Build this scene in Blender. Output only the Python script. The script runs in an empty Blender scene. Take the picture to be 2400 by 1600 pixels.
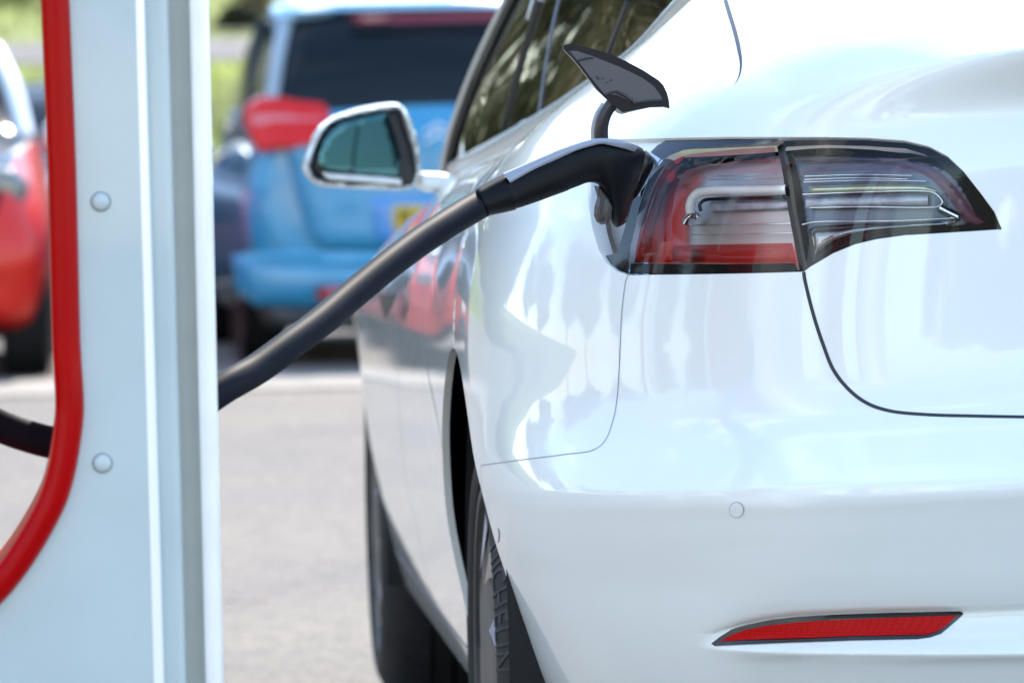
import bpy, bmesh, math, random
import numpy as np
from mathutils import Vector, Matrix, geometry
from mathutils.bvhtree import BVHTree
random.seed(7); np.random.seed(7)
SC = bpy.context.scene
COL = SC.collection
R_ = math.radians
# ------------------------------------------------------------------ camera
FPX = 11650.0                      # focal length in pixels of the 2400 wide photograph
CAMZ = 0.93
yaw, pitch, roll = math.atan(900 / FPX), math.atan(380 / FPX), R_(1.3)
F = Vector((math.sin(yaw) * math.cos(pitch), math.cos(yaw) * math.cos(pitch), -math.sin(pitch)))
R0 = Vector((math.cos(yaw), -math.sin(yaw), 0))
U0 = R0.cross(F)
RV = R0 * math.cos(roll) - U0 * math.sin(roll)
UV = R0 * math.sin(roll) + U0 * math.cos(roll)
CAM = Vector((0, 0, CAMZ))
cd = bpy.data.cameras.new('camera'); cam = bpy.data.objects.new('camera', cd); COL.objects.link(cam)
cam.matrix_world = Matrix(((RV.x, UV.x, -F.x, 0), (RV.y, UV.y, -F.y, 0), (RV.z, UV.z, -F.z, CAMZ), (0, 0, 0, 1)))
cd.sensor_width = 36; cd.lens = FPX / 2400 * 36; cd.clip_start = 0.1; cd.clip_end = 600
cd.dof.use_dof = True; cd.dof.focus_distance = 5.72; cd.dof.aperture_fstop = 8.0; cd.dof.aperture_blades = 0
SC.camera = cam
# ------------------------------------------------------------------ sky and sun
SUN_EL, SUN_AZ = R_(47), R_(16)     # azimuth measured from +Y towards +X
w = bpy.data.worlds.new('World'); SC.world = w; w.use_nodes = True
nt = w.node_tree; nt.nodes.clear()
out = nt.nodes.new('ShaderNodeOutputWorld'); bg = nt.nodes.new('ShaderNodeBackground')
sky = nt.nodes.new('ShaderNodeTexSky'); sky.sky_type = 'NISHITA'; sky.sun_disc = False
sky.sun_elevation = SUN_EL; sky.sun_rotation = SUN_AZ; sky.air_density = 1.3; sky.dust_density = .2; sky.ozone_density = 2.0
tc = nt.nodes.new('ShaderNodeTexCoord'); mp = nt.nodes.new('ShaderNodeMapping'); mp.inputs['Scale'].default_value = (1, 1, 3.0)
nz = nt.nodes.new('ShaderNodeTexNoise'); nz.inputs['Scale'].default_value = 2.6; nz.inputs['Detail'].default_value = 7; nz.inputs['Roughness'].default_value = .62
rp = nt.nodes.new('ShaderNodeValToRGB'); rp.color_ramp.elements[0].position = .54; rp.color_ramp.elements[1].position = .70
mx = nt.nodes.new('ShaderNodeMixRGB'); mx.inputs['Color2'].default_value = (7.6, 8.4, 8.9, 1)
nt.links.new(tc.outputs['Generated'], mp.inputs['Vector']); nt.links.new(mp.outputs[0], nz.inputs['Vector'])
nt.links.new(nz.outputs['Fac'], rp.inputs['Fac']); nt.links.new(rp.outputs['Color'], mx.inputs['Fac'])
nt.links.new(sky.outputs['Color'], mx.inputs['Color1']); nt.links.new(mx.outputs[0], bg.inputs['Color'])
bg.inputs['Strength'].default_value = .15; nt.links.new(bg.outputs[0], out.inputs['Surface'])
sl = bpy.data.lights.new('sun', 'SUN'); sun = bpy.data.objects.new('sun', sl); COL.objects.link(sun)
sl.energy = 2.8; sl.angle = R_(.5); sl.color = (1, .90, .76)
sd = Vector((math.sin(SUN_AZ) * math.cos(SUN_EL), math.cos(SUN_AZ) * math.cos(SUN_EL), math.sin(SUN_EL)))
sun.rotation_euler = sd.to_track_quat('Z', 'Y').to_euler(); sun.location = (0, 0, 30)
vs = SC.view_settings; vs.view_transform = 'Standard'; vs.look = 'None'; vs.gamma = 1; vs.exposure = 1.72
SC.cycles.use_denoising = True; SC.cycles.max_bounces = 10; SC.cycles.transparent_max_bounces = 16
SC.cycles.sample_clamp_indirect = 8
# ------------------------------------------------------------------ helpers
def ray(px, py):
    return (F + RV * ((px - 1200) / FPX) + UV * ((800 - py) / FPX))
def at(px, py, Y):
    d = ray(px, py); return CAM + d * (Y / d.y)
def proj(P):
    v = Vector(P) - CAM; d = v.dot(F); return 1200 + FPX * v.dot(RV) / d, 800 - FPX * v.dot(UV) / d
MATS = {}
def mat(name, col, rough=.5, metal=0., coat=0., spec=.5, noise=0., nscale=40., bump=0., bscale=200., coat_r=.03, emis=0, alt=None):
    if name in MATS: return MATS[name]
    m = bpy.data.materials.new(name); m.use_nodes = True; MATS[name] = m
    n = m.node_tree.nodes; l = m.node_tree.links; b = n['Principled BSDF']
    b.inputs['Base Color'].default_value = (*col, 1); b.inputs['Roughness'].default_value = rough
    b.inputs['Metallic'].default_value = metal; b.inputs['Coat Weight'].default_value = coat
    b.inputs['Coat Roughness'].default_value = coat_r; b.inputs['Specular IOR Level'].default_value = spec
    t = n.new('ShaderNodeTexCoord')
    if noise > 0 or alt:
        k = n.new('ShaderNodeTexNoise'); k.inputs['Scale'].default_value = nscale; k.inputs['Detail'].default_value = 6
        l.new(t.outputs['Object'], k.inputs['Vector'])
        r = n.new('ShaderNodeValToRGB'); r.color_ramp.elements[0].position = .35; r.color_ramp.elements[1].position = .65
        a = alt or tuple(c * (1 - noise) for c in col)
        r.color_ramp.elements[0].color = (*a, 1); r.color_ramp.elements[1].color = (*[min(1, c * (1 + noise * .5)) for c in col], 1)
        l.new(k.outputs['Fac'], r.inputs['Fac']); l.new(r.outputs['Color'], b.inputs['Base Color'])
    if bump > 0:
        k = n.new('ShaderNodeTexNoise'); k.inputs['Scale'].default_value = bscale; k.inputs['Detail'].default_value = 4
        l.new(t.outputs['Object'], k.inputs['Vector'])
        bp = n.new('ShaderNodeBump'); bp.inputs['Strength'].default_value = bump; bp.inputs['Distance'].default_value = .002
        l.new(k.outputs['Fac'], bp.inputs['Height']); l.new(bp.outputs[0], b.inputs['Normal'])
    return m
def clear_mat(name, tint, rough=.0, ior=1.5):
    if name in MATS: return MATS[name]
    m = bpy.data.materials.new(name); m.use_nodes = True; MATS[name] = m
    n = m.node_tree.nodes; l = m.node_tree.links; n.clear()
    o = n.new('ShaderNodeOutputMaterial'); mxs = n.new('ShaderNodeMixShader'); fr = n.new('ShaderNodeFresnel'); fr.inputs[0].default_value = ior
    tr = n.new('ShaderNodeBsdfTransparent'); tr.inputs[0].default_value = (*tint, 1)
    g = n.new('ShaderNodeBsdfGlossy'); g.inputs['Roughness'].default_value = rough
    l.new(fr.outputs[0], mxs.inputs[0]); l.new(tr.outputs[0], mxs.inputs[1]); l.new(g.outputs[0], mxs.inputs[2]); l.new(mxs.outputs[0], o.inputs[0])
    return m
WHITE = mat('white_car_paint', (.77, .81, .80), .35, 0, 1.0, .5, noise=.012, nscale=6)
BLACKG = mat('gloss_black_plastic', (.008, .009, .011), .06, 0, .6)
SEAM = mat('seam_black', (.015, .02, .032), .5)
RUBBER = mat('black_rubber', (.014, .014, .016), .55, noise=.3, nscale=60, bump=.3, bscale=900)
GLASS = mat('tinted_glass', (.010, .011, .009), .02, 0, 0, .5)
CHROME = mat('chrome', (.75, .77, .80), .08, 1.0)
SATIN = mat('satin_trim', (.62, .62, .60), .3, .6)
DARKP = mat('dark_plastic', (.025, .026, .03), .42, noise=.25, nscale=50, bump=.15, bscale=1500)

def link(name, me, m, parent=None, smooth=True):
    o = bpy.data.objects.new(name, me); COL.objects.link(o)
    if m: me.materials.append(m)
    if parent is not None: o.parent = parent
    if smooth and len(me.polygons): me.polygons.foreach_set('use_smooth', [True] * len(me.polygons))
    return o
def mesh(name, verts, faces, m, parent=None, smooth=True, sharp=None):
    me = bpy.data.meshes.new(name); me.from_pydata([tuple(v) for v in verts], [], [tuple(f) for f in faces]); me.update()
    o = link(name, me, m, parent, smooth)
    if sharp is not None:
        me.set_sharp_from_angle(angle=R_(sharp))
    return o
def thing(name, label, cat, loc=(0, 0, 0), rz=0, group=None):
    o = bpy.data.objects.new(name, None); COL.objects.link(o); o.location = loc; o.rotation_euler = (0, 0, rz)
    o.empty_display_size = .1; o['label'] = label; o['category'] = cat
    if group: o['group'] = group
    return o
def tag(o, label=None, cat=None, group=None, kind=None):
    if label: o['label'] = label
    if cat: o['category'] = cat
    if group: o['group'] = group
    if kind: o['kind'] = kind
    return o
def pchip(pts):
    xs = np.array([p[0] for p in pts], float); ys = np.array([p[1] for p in pts], float)
    h = np.diff(xs); d = np.diff(ys) / h; m = np.zeros(len(xs)); m[0] = d[0]; m[-1] = d[-1]
    for i in range(1, len(xs) - 1):
        if d[i - 1] * d[i] > 0:
            w1 = 2 * h[i] + h[i - 1]; w2 = h[i] + 2 * h[i - 1]; m[i] = (w1 + w2) / (w1 / d[i - 1] + w2 / d[i])
    def f(x):
        x = min(max(x, xs[0]), xs[-1]); i = int(min(max(np.searchsorted(xs, x) - 1, 0), len(xs) - 2)); t = (x - xs[i]) / h[i]
        return ((2 * t**3 - 3 * t**2 + 1) * ys[i] + (t**3 - 2 * t**2 + t) * h[i] * m[i] + (-2 * t**3 + 3 * t**2) * ys[i + 1] + (t**3 - t**2) * h[i] * m[i + 1])
    return f
def sstep(a, b, x):
    t = min(max((x - a) / (b - a), 0), 1); return t * t * (3 - 2 * t)
def lerp(a, b, t): return a + (b - a) * t
def catmull(pts, n=8, closed=False):
    P = [Vector(p) for p in pts]; out = []; N = len(P)
    rng = range(N) if closed else range(N - 1)
    for i in rng:
        p0 = P[i - 1] if (closed or i > 0) else P[0] * 2 - P[1]
        p1 = P[i]; p2 = P[(i + 1) % N]; p3 = P[(i + 2) % N] if (closed or i + 2 < N) else P[-1] * 2 - P[-2]
        a = max((p1 - p0).length, 1e-6)**.5; b = max((p2 - p1).length, 1e-6)**.5; c = max((p3 - p2).length, 1e-6)**.5
        m1 = (p2 - p1) - (p2 - p0) * (b / (a + b)) + (p1 - p0) * (b / a) if a > 1e-4 else p2 - p1
        m1 = ((p1 - p0) / a - (p2 - p0) / (a + b) + (p2 - p1) / b) * b
        m2 = ((p2 - p1) / b - (p3 - p1) / (b + c) + (p3 - p2) / c) * b
        for k in range(n):
            t = k / n; out.append(p1 * (2 * t**3 - 3 * t**2 + 1) + m1 * (t**3 - 2 * t**2 + t) + p2 * (-2 * t**3 + 3 * t**2) + m2 * (t**3 - t**2))
    if not closed: out.append(P[-1])
    return out
def densify(poly, step, closed=True):
    out = []; N = len(poly)
    for i in range(N if closed else N - 1):
        a = Vector(poly[i]); b = Vector(poly[(i + 1) % N]); k = max(1, int((b - a).length / step))
        for j in range(k): out.append(a + (b - a) * (j / k))
    if not closed: out.append(Vector(poly[-1]))
    return out
def inpoly(P, poly):
    """P (n,2), poly list -> bool mask"""
    x, y = P[:, 0], P[:, 1]; ins = np.zeros(len(P), bool); n = len(poly); j = n - 1
    for i in range(n):
        xi, yi = poly[i][0], poly[i][1]; xj, yj = poly[j][0], poly[j][1]
        if yi != yj:
            c = ((yi > y) != (yj > y)) & (x < (xj - xi) * (y - yi) / (yj - yi) + xi); ins ^= c
        j = i
    return ins
def dist_poly(P, poly):
    A = np.array([(p[0], p[1]) for p in poly]); B = np.roll(A, -1, 0); best = np.full(len(P), 1e9)
    for a, b in zip(A, B):
        ab = b - a; L = max(ab @ ab, 1e-12); t = np.clip(((P - a) @ ab) / L, 0, 1); q = a + t[:, None] * ab
        best = np.minimum(best, np.hypot(*(P - q).T))
    return best
def fill2d(poly, step, holes=()):
    """triangulated 2D fill with interior points. returns verts (n,2), tris, number of boundary verts of the outer loop"""
    poly = [Vector((p[0], p[1])) for p in poly]
    A = np.array([tuple(p) for p in poly]); mn, mxx = A.min(0), A.max(0)
    gx, gy = np.meshgrid(np.arange(mn[0] + step * .5, mxx[0], step), np.arange(mn[1] + step * .5, mxx[1], step))
    gx = gx.copy(); gx[::2] += step * .25
    G = np.stack([gx.ravel(), gy.ravel()], 1)
    k = inpoly(G, poly) & (dist_poly(G, poly) > step * .45)
    for h in holes: k &= ~inpoly(G, h) & (dist_poly(G, h) > step * .45)
    G = G[k]
    V = list(poly); E = [(i, (i + 1) % len(poly)) for i in range(len(poly))]
    for h in holes:
        b = len(V); V += [Vector((p[0], p[1])) for p in h]; E += [(b + i, b + (i + 1) % len(h)) for i in range(len(h))]
    nb = len(V); V += [Vector(p) for p in G]
    r = geometry.delaunay_2d_cdt(V, E, [], 0, 1e-7)
    vo = np.array([tuple(v) for v in r[0]]); T = [tuple(f) for f in r[2]]
    C = np.array([vo[list(f)].mean(0) for f in T]); k = inpoly(C, poly)
    for h in holes: k &= ~inpoly(C, h)
    return vo, [T[i] for i in range(len(T)) if k[i]]
def loops_of(tris):
    cnt = {}
    for f in tris:
        for i in range(3):
            a, b = f[i], f[(i + 1) % 3]; cnt[(a, b)] = cnt.get((a, b), 0) + 1
    return [(a, b) for (a, b) in cnt if (b, a) not in cnt]
def inflate(name, poly_px, Y, r, T, m, parent=None, step=None, back=1.0, holes=(), tilt=None, sharp=None, T0=0.0):
    """solid with a traced outline at depth Y (real distance and size); rounded over radius r, half thickness T"""
    poly = [at(p[0], p[1], Y) for p in poly_px]; P2 = [(p.x, p.z) for p in poly]
    H = [[(q.x, q.z) for q in (at(p[0], p[1], Y) for p in h)] for h in holes]
    ext = max(max(p[0] for p in P2) - min(p[0] for p in P2), max(p[1] for p in P2) - min(p[1] for p in P2))
    step = step or ext / 40
    return inflate_xz(name, P2, Y, r, T, m, parent, step, back, H, tilt, sharp, T0)
def inflate_xz(name, P2, Y, r, T, m, parent=None, step=.01, back=1.0, holes=(), tilt=None, sharp=None, T0=0.0):
    P2 = [tuple(p) for p in densify(P2, step * .7)]; holes = [[tuple(p) for p in densify(h, step * .7)] for h in holes]
    vo, T_ = fill2d(P2, step, holes)
    d = dist_poly(vo, P2)
    for h in holes: d = np.minimum(d, dist_poly(vo, h))
    # extra ring samples for a round edge
    t = np.clip(d / r, 0, 1); hh = T * np.sqrt(np.clip(1 - (1 - t)**2, 0, 1)) + T0
    tl = tilt if tilt else (lambda x, z: 0.0)
    n = len(vo)
    V = [(vo[i, 0], Y + tl(*vo[i]) - hh[i], vo[i, 1]) for i in range(n)] + [(vo[i, 0], Y + tl(*vo[i]) + hh[i] * back, vo[i, 1]) for i in range(n)]
    FF = []
    for f in T_:
        a = vo[f[0]]; b = vo[f[1]]; c = vo[f[2]]
        s = (b[0] - a[0]) * (c[1] - a[1]) - (b[1] - a[1]) * (c[0] - a[0])
        f = f if s > 0 else (f[0], f[2], f[1])
        FF.append(f); FF.append((f[0] + n, f[2] + n, f[1] + n))
    for a, b in loops_of([f for f in FF if max(f) < n]):
        FF.append((b, a, a + n, b + n))
    me = bpy.data.meshes.new(name); me.from_pydata(V, [], FF); 
    bm = bmesh.new(); bm.from_mesh(me); bmesh.ops.remove_doubles(bm, verts=bm.verts, dist=1e-6); bm.to_mesh(me); bm.free(); me.update()
    o = link(name, me, m, parent)
    me.set_sharp_from_angle(angle=R_(sharp or 50))
    return o
def tube(name, pts, rad, m, parent=None, seg=16, smooth=6, flat=1.0, caps=True):
    P = catmull(pts, smooth) if smooth else [Vector(p) for p in pts]; n = len(P)
    rr = rad if callable(rad) else (lambda t: rad)
    V = []; FF = []; up = Vector((0, 0, 1)); prevn = None
    for i, p in enumerate(P):
        t = (P[min(i + 1, n - 1)] - P[max(i - 1, 0)]).normalized()
        if prevn is None:
            a = up if abs(t.z) < .9 else Vector((0, 1, 0)); nn = (a - t * a.dot(t)).normalized()
        else: nn = (prevn - t * prevn.dot(t)).normalized()
        prevn = nn; bn = t.cross(nn)
        for k in range(seg):
            an = 2 * math.pi * k / seg; V.append(p + (nn * math.cos(an) * flat + bn * math.sin(an)) * rr(i / (n - 1)))
        if i:
            for k in range(seg):
                a = (i - 1) * seg + k; b = (i - 1) * seg + (k + 1) % seg; FF.append((a, b, b + seg, a + seg))
    if caps: FF.append(tuple(range(seg))[::-1]); FF.append(tuple(range((n - 1) * seg, n * seg)))
    return mesh(name, V, FF, m, parent, True, 60)
def grid_mesh(name, rows, m, parent=None, closed=False, sharp=None, flip=False):
    nr, nc = len(rows), len(rows[0]); V = [p for r in rows for p in r]; FF = []
    for i in range(nr - 1):
        for j in range(nc if closed else nc - 1):
            a = i * nc + j; b = i * nc + (j + 1) % nc
            q = (a, b, b + nc, a + nc); FF.append(q[::-1] if flip else q)
    return mesh(name, V, FF, m, parent, True, sharp)
def lathe(name, prof, m, parent=None, axis='x', seg=64, sharp=35, center=(0, 0, 0), ang=(0, 2 * math.pi)):
    """prof: (r, a) with a along the axis"""
    full = abs(ang[1] - ang[0] - 2 * math.pi) < 1e-6; n = seg if full else seg + 1; rows = []
    for (r, a) in prof:
        row = []
        for k in range(n):
            t = ang[0] + (ang[1] - ang[0]) * k / seg
            if axis == 'x': row.append((center[0] + a, center[1] + r * math.cos(t), center[2] + r * math.sin(t)))
            elif axis == 'y': row.append((center[0] + r * math.cos(t), center[1] + a, center[2] + r * math.sin(t)))
            else: row.append((center[0] + r * math.cos(t), center[1] + r * math.sin(t), center[2] + a))
        rows.append(row)
    return grid_mesh(name, rows, m, parent, full, sharp)
def box(name, x0, x1, y0, y1, z0, z1, m, parent=None, bev=0):
    bm = bmesh.new(); bmesh.ops.create_cube(bm, size=1)
    for v in bm.verts: v.co = Vector(((x0 + x1) / 2 + v.co.x * (x1 - x0), (y0 + y1) / 2 + v.co.y * (y1 - y0), (z0 + z1) / 2 + v.co.z * (z1 - z0)))
    if bev: bmesh.ops.bevel(bm, geom=list(bm.edges), offset=bev, segments=3, affect='EDGES', profile=.5)
    me = bpy.data.meshes.new(name); bm.to_mesh(me); bm.free(); o = link(name, me, m, parent); me.set_sharp_from_angle(angle=R_(35)); return o

# ------------------------------------------------------------------ ground, road, hillside
def ground_z(x, y):
    base = pchipG(y)
    return base
pchipG = pchip([(-80, -.07), (10.0, -.07), (20, .09), (24, .11), (33, .15), (40, .38), (44.5, .56), (46, .85), (50, 2.18), (58, 2.63), (80, 4.0), (120, 7.0), (260, 16)])
def strip(name, ys, x0, x1, m, dz, nx=24, kind='structure'):
    rows = []
    for y in ys:
        rows.append([(x0 + (x1 - x0) * i / nx, y, ground_z(0, y) + dz) for i in range(nx + 1)])
    o = grid_mesh(name, rows, m, flip=True); tag(o, kind=kind); return o
def asphalt_mat():
    m = bpy.data.materials.new('worn_asphalt'); m.use_nodes = True; n = m.node_tree.nodes; l = m.node_tree.links; b = n['Principled BSDF']
    t = n.new('ShaderNodeTexCoord'); b.inputs['Roughness'].default_value = .85
    k1 = n.new('ShaderNodeTexNoise'); k1.inputs['Scale'].default_value = 90; k1.inputs['Detail'].default_value = 5
    k2 = n.new('ShaderNodeTexNoise'); k2.inputs['Scale'].default_value = .7; k2.inputs['Detail'].default_value = 6
    r1 = n.new('ShaderNodeValToRGB'); r1.color_ramp.elements[0].position = .38; r1.color_ramp.elements[1].position = .62
    r1.color_ramp.elements[0].color = (.072, .060, .050, 1); r1.color_ramp.elements[1].color = (.200, .172, .145, 1)
    r2 = n.new('ShaderNodeValToRGB'); r2.color_ramp.elements[0].position = .35; r2.color_ramp.elements[1].position = .6
    r2.color_ramp.elements[0].color = (.70, .73, .80, 1); r2.color_ramp.elements[1].color = (1, 1, 1, 1)
    mm = n.new('ShaderNodeMixRGB'); mm.blend_type = 'MULTIPLY'; mm.inputs[0].default_value = 1
    k3 = n.new('ShaderNodeTexNoise'); k3.inputs['Scale'].default_value = 14; k3.inputs['Detail'].default_value = 8; k3.inputs['Roughness'].default_value = .7
    r3 = n.new('ShaderNodeValToRGB'); r3.color_ramp.elements[0].position = .36; r3.color_ramp.elements[1].position = .60
    r3.color_ramp.elements[0].color = (.66, .66, .66, 1); r3.color_ramp.elements[1].color = (1.08, 1.07, 1.05, 1)
    m3 = n.new('ShaderNodeMixRGB'); m3.blend_type = 'MULTIPLY'; m3.inputs[0].default_value = 1
    l.new(t.outputs['Object'], k3.inputs['Vector']); l.new(k3.outputs['Fac'], r3.inputs['Fac']); l.new(r3.outputs[0], m3.inputs[2]); l.new(r1.outputs[0], m3.inputs[1])
    l.new(t.outputs['Object'], k1.inputs['Vector']); l.new(t.outputs['Object'], k2.inputs['Vector'])
    l.new(k1.outputs['Fac'], r1.inputs['Fac']); l.new(k2.outputs['Fac'], r2.inputs['Fac'])
    l.new(m3.outputs[0], mm.inputs[1]); l.new(r2.outputs[0], mm.inputs[2]); l.new(mm.outputs[0], b.inputs['Base Color'])
    bp = n.new('ShaderNodeBump'); bp.inputs['Strength'].default_value = .6; bp.inputs['Distance'].default_value = .004
    l.new(k1.outputs['Fac'], bp.inputs['Height']); l.new(bp.outputs[0], b.inputs['Normal'])
    return m
ASPH = asphalt_mat()
ys = list(np.arange(-80, 10, 10)) + list(np.arange(10, 62, .5)) + list(np.arange(62, 262, 6.0))
strip('ground', ys, -160, 160, mat('meadow_grass', (.15, .19, .004), .9, noise=.5, nscale=1.5, alt=(.075, .10, .006)), 0)
strip('car_park', [-80, -20, 0] + list(np.arange(10, 45, .5)), -60, 60, ASPH, .006)
strip('road', list(np.arange(50, 58.5, 1)), -160, 160, mat('road_asphalt', (.085, .08, .085), .85, noise=.15, nscale=2), .012)
box_k = strip('kerb', [58.0, 58.4], -160, 160, mat('kerb_stone', (.10, .10, .085), .8, noise=.2), .10)
PAINTW = mat('road_paint', (.24, .22, .19), .8, noise=.3, nscale=7, alt=(.15, .135, .12))
def ground_y(py, x=700):  # distance of a ground point seen at that height in the photograph
    d = ray(x, py); Y = 20.
    for _ in range(30): Y = (CAMZ - ground_z(0, Y)) / -d.z * d.y
    return Y
y1, y2 = ground_y(917), ground_y(880)
o = mesh('kerb_line', [(-12, y1, ground_z(0, y1) + .013), (12, y1, ground_z(0, y1) + .013), (12, y2, ground_z(0, y2) + .013), (-12, y2, ground_z(0, y2) + .013)], [(0, 1, 2, 3)], PAINTW); tag(o, kind='structure')
# grass tufts on the bank: stuff
def grass_tufts():
    V = []; FF = []
    for i in range(9000):
        x = random.uniform(-16, 22); y = random.choice((random.uniform(45, 49.6), random.uniform(58.6, 78)))
        z = ground_z(0, y); a = random.uniform(0, math.pi); h = random.uniform(.05, .14); w_ = random.uniform(.01, .03); b = len(V)
        V += [(x - w_ * math.cos(a), y - w_ * math.sin(a), z), (x + w_ * math.cos(a), y + w_ * math.sin(a), z), (x + random.uniform(-.05, .05), y + random.uniform(-.05, .05), z + h)]
        FF.append((b, b + 1, b + 2))
    o = mesh('grass', V, FF, mat('grass_blade', (.15, .21, .02), .7, noise=.4, nscale=3), None, False); tag(o, 'short bright green grass on the bank behind the parked cars', 'grass', kind='stuff')
grass_tufts()
# ------------------------------------------------------------------ the white electric car
XC, YA, U0, ZB = 1.345, 6.43, 3.71, .20
W0, YR0, NSE, BOW = .925, 5.45, 3.3, .10
_th = np.linspace(0, math.pi / 2, 2000); _c = np.cos(_th); _s = np.sin(_th)
_X = -W0 * _c**(2 / NSE); _Y = -(YA - YR0) * _s**(2 / NSE)
_L = np.concatenate([[0], np.cumsum(np.hypot(np.diff(_X), np.diff(_Y)))]); LW = float(_L[-1]); UE = U0 + LW
side_o = pchip([(.10, .09), (.16, .085), (.20, .07), (.26, .052), (.36, .030), (.5, .006), (.62, 0), (.74, .001), (.82, .012), (.88, .03), (.93, .058), (.98, .10), (1.06, .16)])
low_x = pchip([(.1, .06), (.2, .045), (.33, .022), (.5, .008), (.6, 0), (1.1, 0)])
rear_b = pchip([(.10, 5.72), (.20, 5.60), (.28, 5.53), (.34, 5.497), (.376, 5.478), (.386, 5.470), (.396, 5.478), (.412, 5.492), (.4385, 5.497), (.4485, 5.484), (.475, 5.471), (.50, 5.463), (.55, 5.447),
                (.574, 5.440), (.584, 5.441), (.596, 5.452), (.62, 5.478), (.645, 5.505), (.67, 5.524), (.70, 5.535), (.76, 5.541), (.86, 5.545), (.93, 5.546), (1.0, 5.565), (1.08, 5.60)])
# softer version of the same profile near the corner of the car
rear_s = pchip([(.10, 5.72), (.20, 5.60), (.28, 5.53), (.34, 5.497), (.40, 5.480), (.46, 5.470), (.50, 5.461), (.55, 5.447),
                (.574, 5.440), (.584, 5.441), (.596, 5.452), (.62, 5.478), (.645, 5.505), (.67, 5.524), (.70, 5.535), (.76, 5.541), (.86, 5.545), (.93, 5.546), (1.0, 5.565), (1.08, 5.60)])
Rz_s = pchip([(0, .925), (.2, .955), (.35, .968), (.45, .976), (.55, 1.003), (.65, 1.040), (.75, 1.062), (.88, 1.077), (1, 1.084)])
Rz_y = pchip([(6.43, .925), (7.0, .905), (8.0, .885), (9.2, .87), (9.8, .80), (10.14, .72)])
def s_of(u): return (u - U0) / LW
def Rz(u): return Rz_s(s_of(u)) if u >= U0 else Rz_y(10.14 - (u))
def front_in(Y): return 0 if Y < 9.3 else ((Y - 9.3) / .84)**2.3 * .30
waist = pchip([(.10, 0), (.70, 0), (.76, .016), (.85, .050), (.90, .082), (.96, .12), (1.1, .16)])
groove = pchip([(0, .406), (.541, .406), (.555, .411), (.577, .419), (.617, .4285), (.69, .434), (.737, .4355), (.78, .438), (1, .447)])
def lower(u, z):
    if u < U0:
        Y = 10.14 - u
        b = waist(z) * (.25 * sstep(6.43, 7.1, Y) + .5 * sstep(7.4, 8.5, Y) + .95 * sstep(8.3, 9.5, Y))     # the flank narrows towards the front, behind the haunch
        # lower door sculpt
        sc = .012 * math.exp(-((z - lerp(.36, .30, sstep(6.9, 8.6, Y))) / .06)**2) * sstep(6.85, 7.3, Y) * (1 - sstep(8.5, 8.8, Y))
        return Vector((XC - W0 + side_o(z) + front_in(Y) + b, Y, z))
    s = s_of(u); th = float(np.interp(s * LW, _L, _th)); c, sn = math.cos(th), math.sin(th)
    zc = lerp(.535, .588, min(1, s / .9)); zt = z - (zc - .582) * sstep(.45, .52, z) * (1 - sstep(.66, .80, z))
    zb_ = zt
    if .386 < zt < .52:
        z1_ = groove(s); zb_ = lerp(.386, .4435, (zt - .386) / (z1_ - .386)) if zt < z1_ else lerp(.4435, .52, (zt - z1_) / (.52 - z1_))
    soft = sstep(.520, .590, s)
    yr = lerp(rear_s(zt), rear_b(zb_), soft)
    # spoiler lip: the upper edge stands proud towards the middle
    k = sstep(.50, .95, s); rz = Rz(u)
    if z > .90: yr += -k * (.125 - .040 * sstep(.78, .92, s)) * sstep(rz - .085, rz + .012, z)**1.4 - .0 * k
    # boot recess below the lamp line
    yr += .012 * sstep(.868, .856, z) * sstep(.80, .92, s) if z < .9 else .012 * 0
    Wd = W0 - side_o(zt if z < .8 else z) - low_x(z) * sstep(0, .12, s)
    ex = 2 / NSE
    x = XC - Wd * c**ex
    y = YA - (YA - yr) * sn**ex
    y += BOW * ((XC - x) / W0)**2 * sn**2
    return Vector((x, y, z))
def TY(Y):
    return Vector((TX_(Y), Y, TZ_(Y)))
_tp = [at(1627, 0, 6.30), at(1486, 154, 6.65), at(1396, 219, 6.95), at(1270, 300, 7.45), at(1152, 362, 8.05), at(1100, 388, 8.35), at(1065, 407, 8.6)]
TX_ = pchip(sorted([(p.y, p.x) for p in _tp] + [(6.1, .78), (9.1, .60), (9.8, .72), (10.14, .85)])); TZ_ = pchip(sorted([(p.y, p.z) for p in _tp] + [(6.1, 1.21), (9.1, .925), (9.8, .82), (10.14, .73)]))
_tw = catmull([TY(YA), TY(6.3), (.79, 6.10, 1.215), (.86, 5.99, 1.215), (1.0, 5.94, 1.205), (1.18, 5.915, 1.20), (XC, 5.91, 1.198)], 12)
_twl = np.concatenate([[0], np.cumsum([(b - a).length for a, b in zip(_tw, _tw[1:])])]); _twl /= _twl[-1]
_ta = np.array([tuple(p) for p in _tw])
_smap = pchip([(0, 0), (.15, .18), (.3, .36), (.5, .50), (.75, .75), (1, 1)])
def Tpt(u):
    if u < U0: return TY(10.14 - u)
    q = _smap(s_of(u)); return Vector([float(np.interp(q, _twl, _ta[:, k])) for k in range(3)])
def S(u, v):
    rz = Rz(u)
    if v <= 1: return lower(u, ZB + (rz - ZB) * v)
    t = v - 1; A = lower(u, rz); B = Tpt(u); D = A - lower(u, rz - .02); D.normalize(); L = (B - A).length
    s = max(0, s_of(u)); k = sstep(.52, .80, s)
    flat = (B - A).normalized(); flat = (flat + Vector((0, .0, .12))).normalized()
    D2 = (D * (1 - k) + flat * k).normalized()
    P1 = A + D2 * L * lerp(.42, .3, k); Bt = (A - B).normalized(); Bt = (Bt + Vector((-.15 * (1 - s), -.35 * s, -.10))).normalized()
    P2 = B + Bt * L * .35
    return A * (1 - t)**3 + P1 * 3 * t * (1 - t)**2 + P2 * 3 * t * t * (1 - t) + B * t**3
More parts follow.
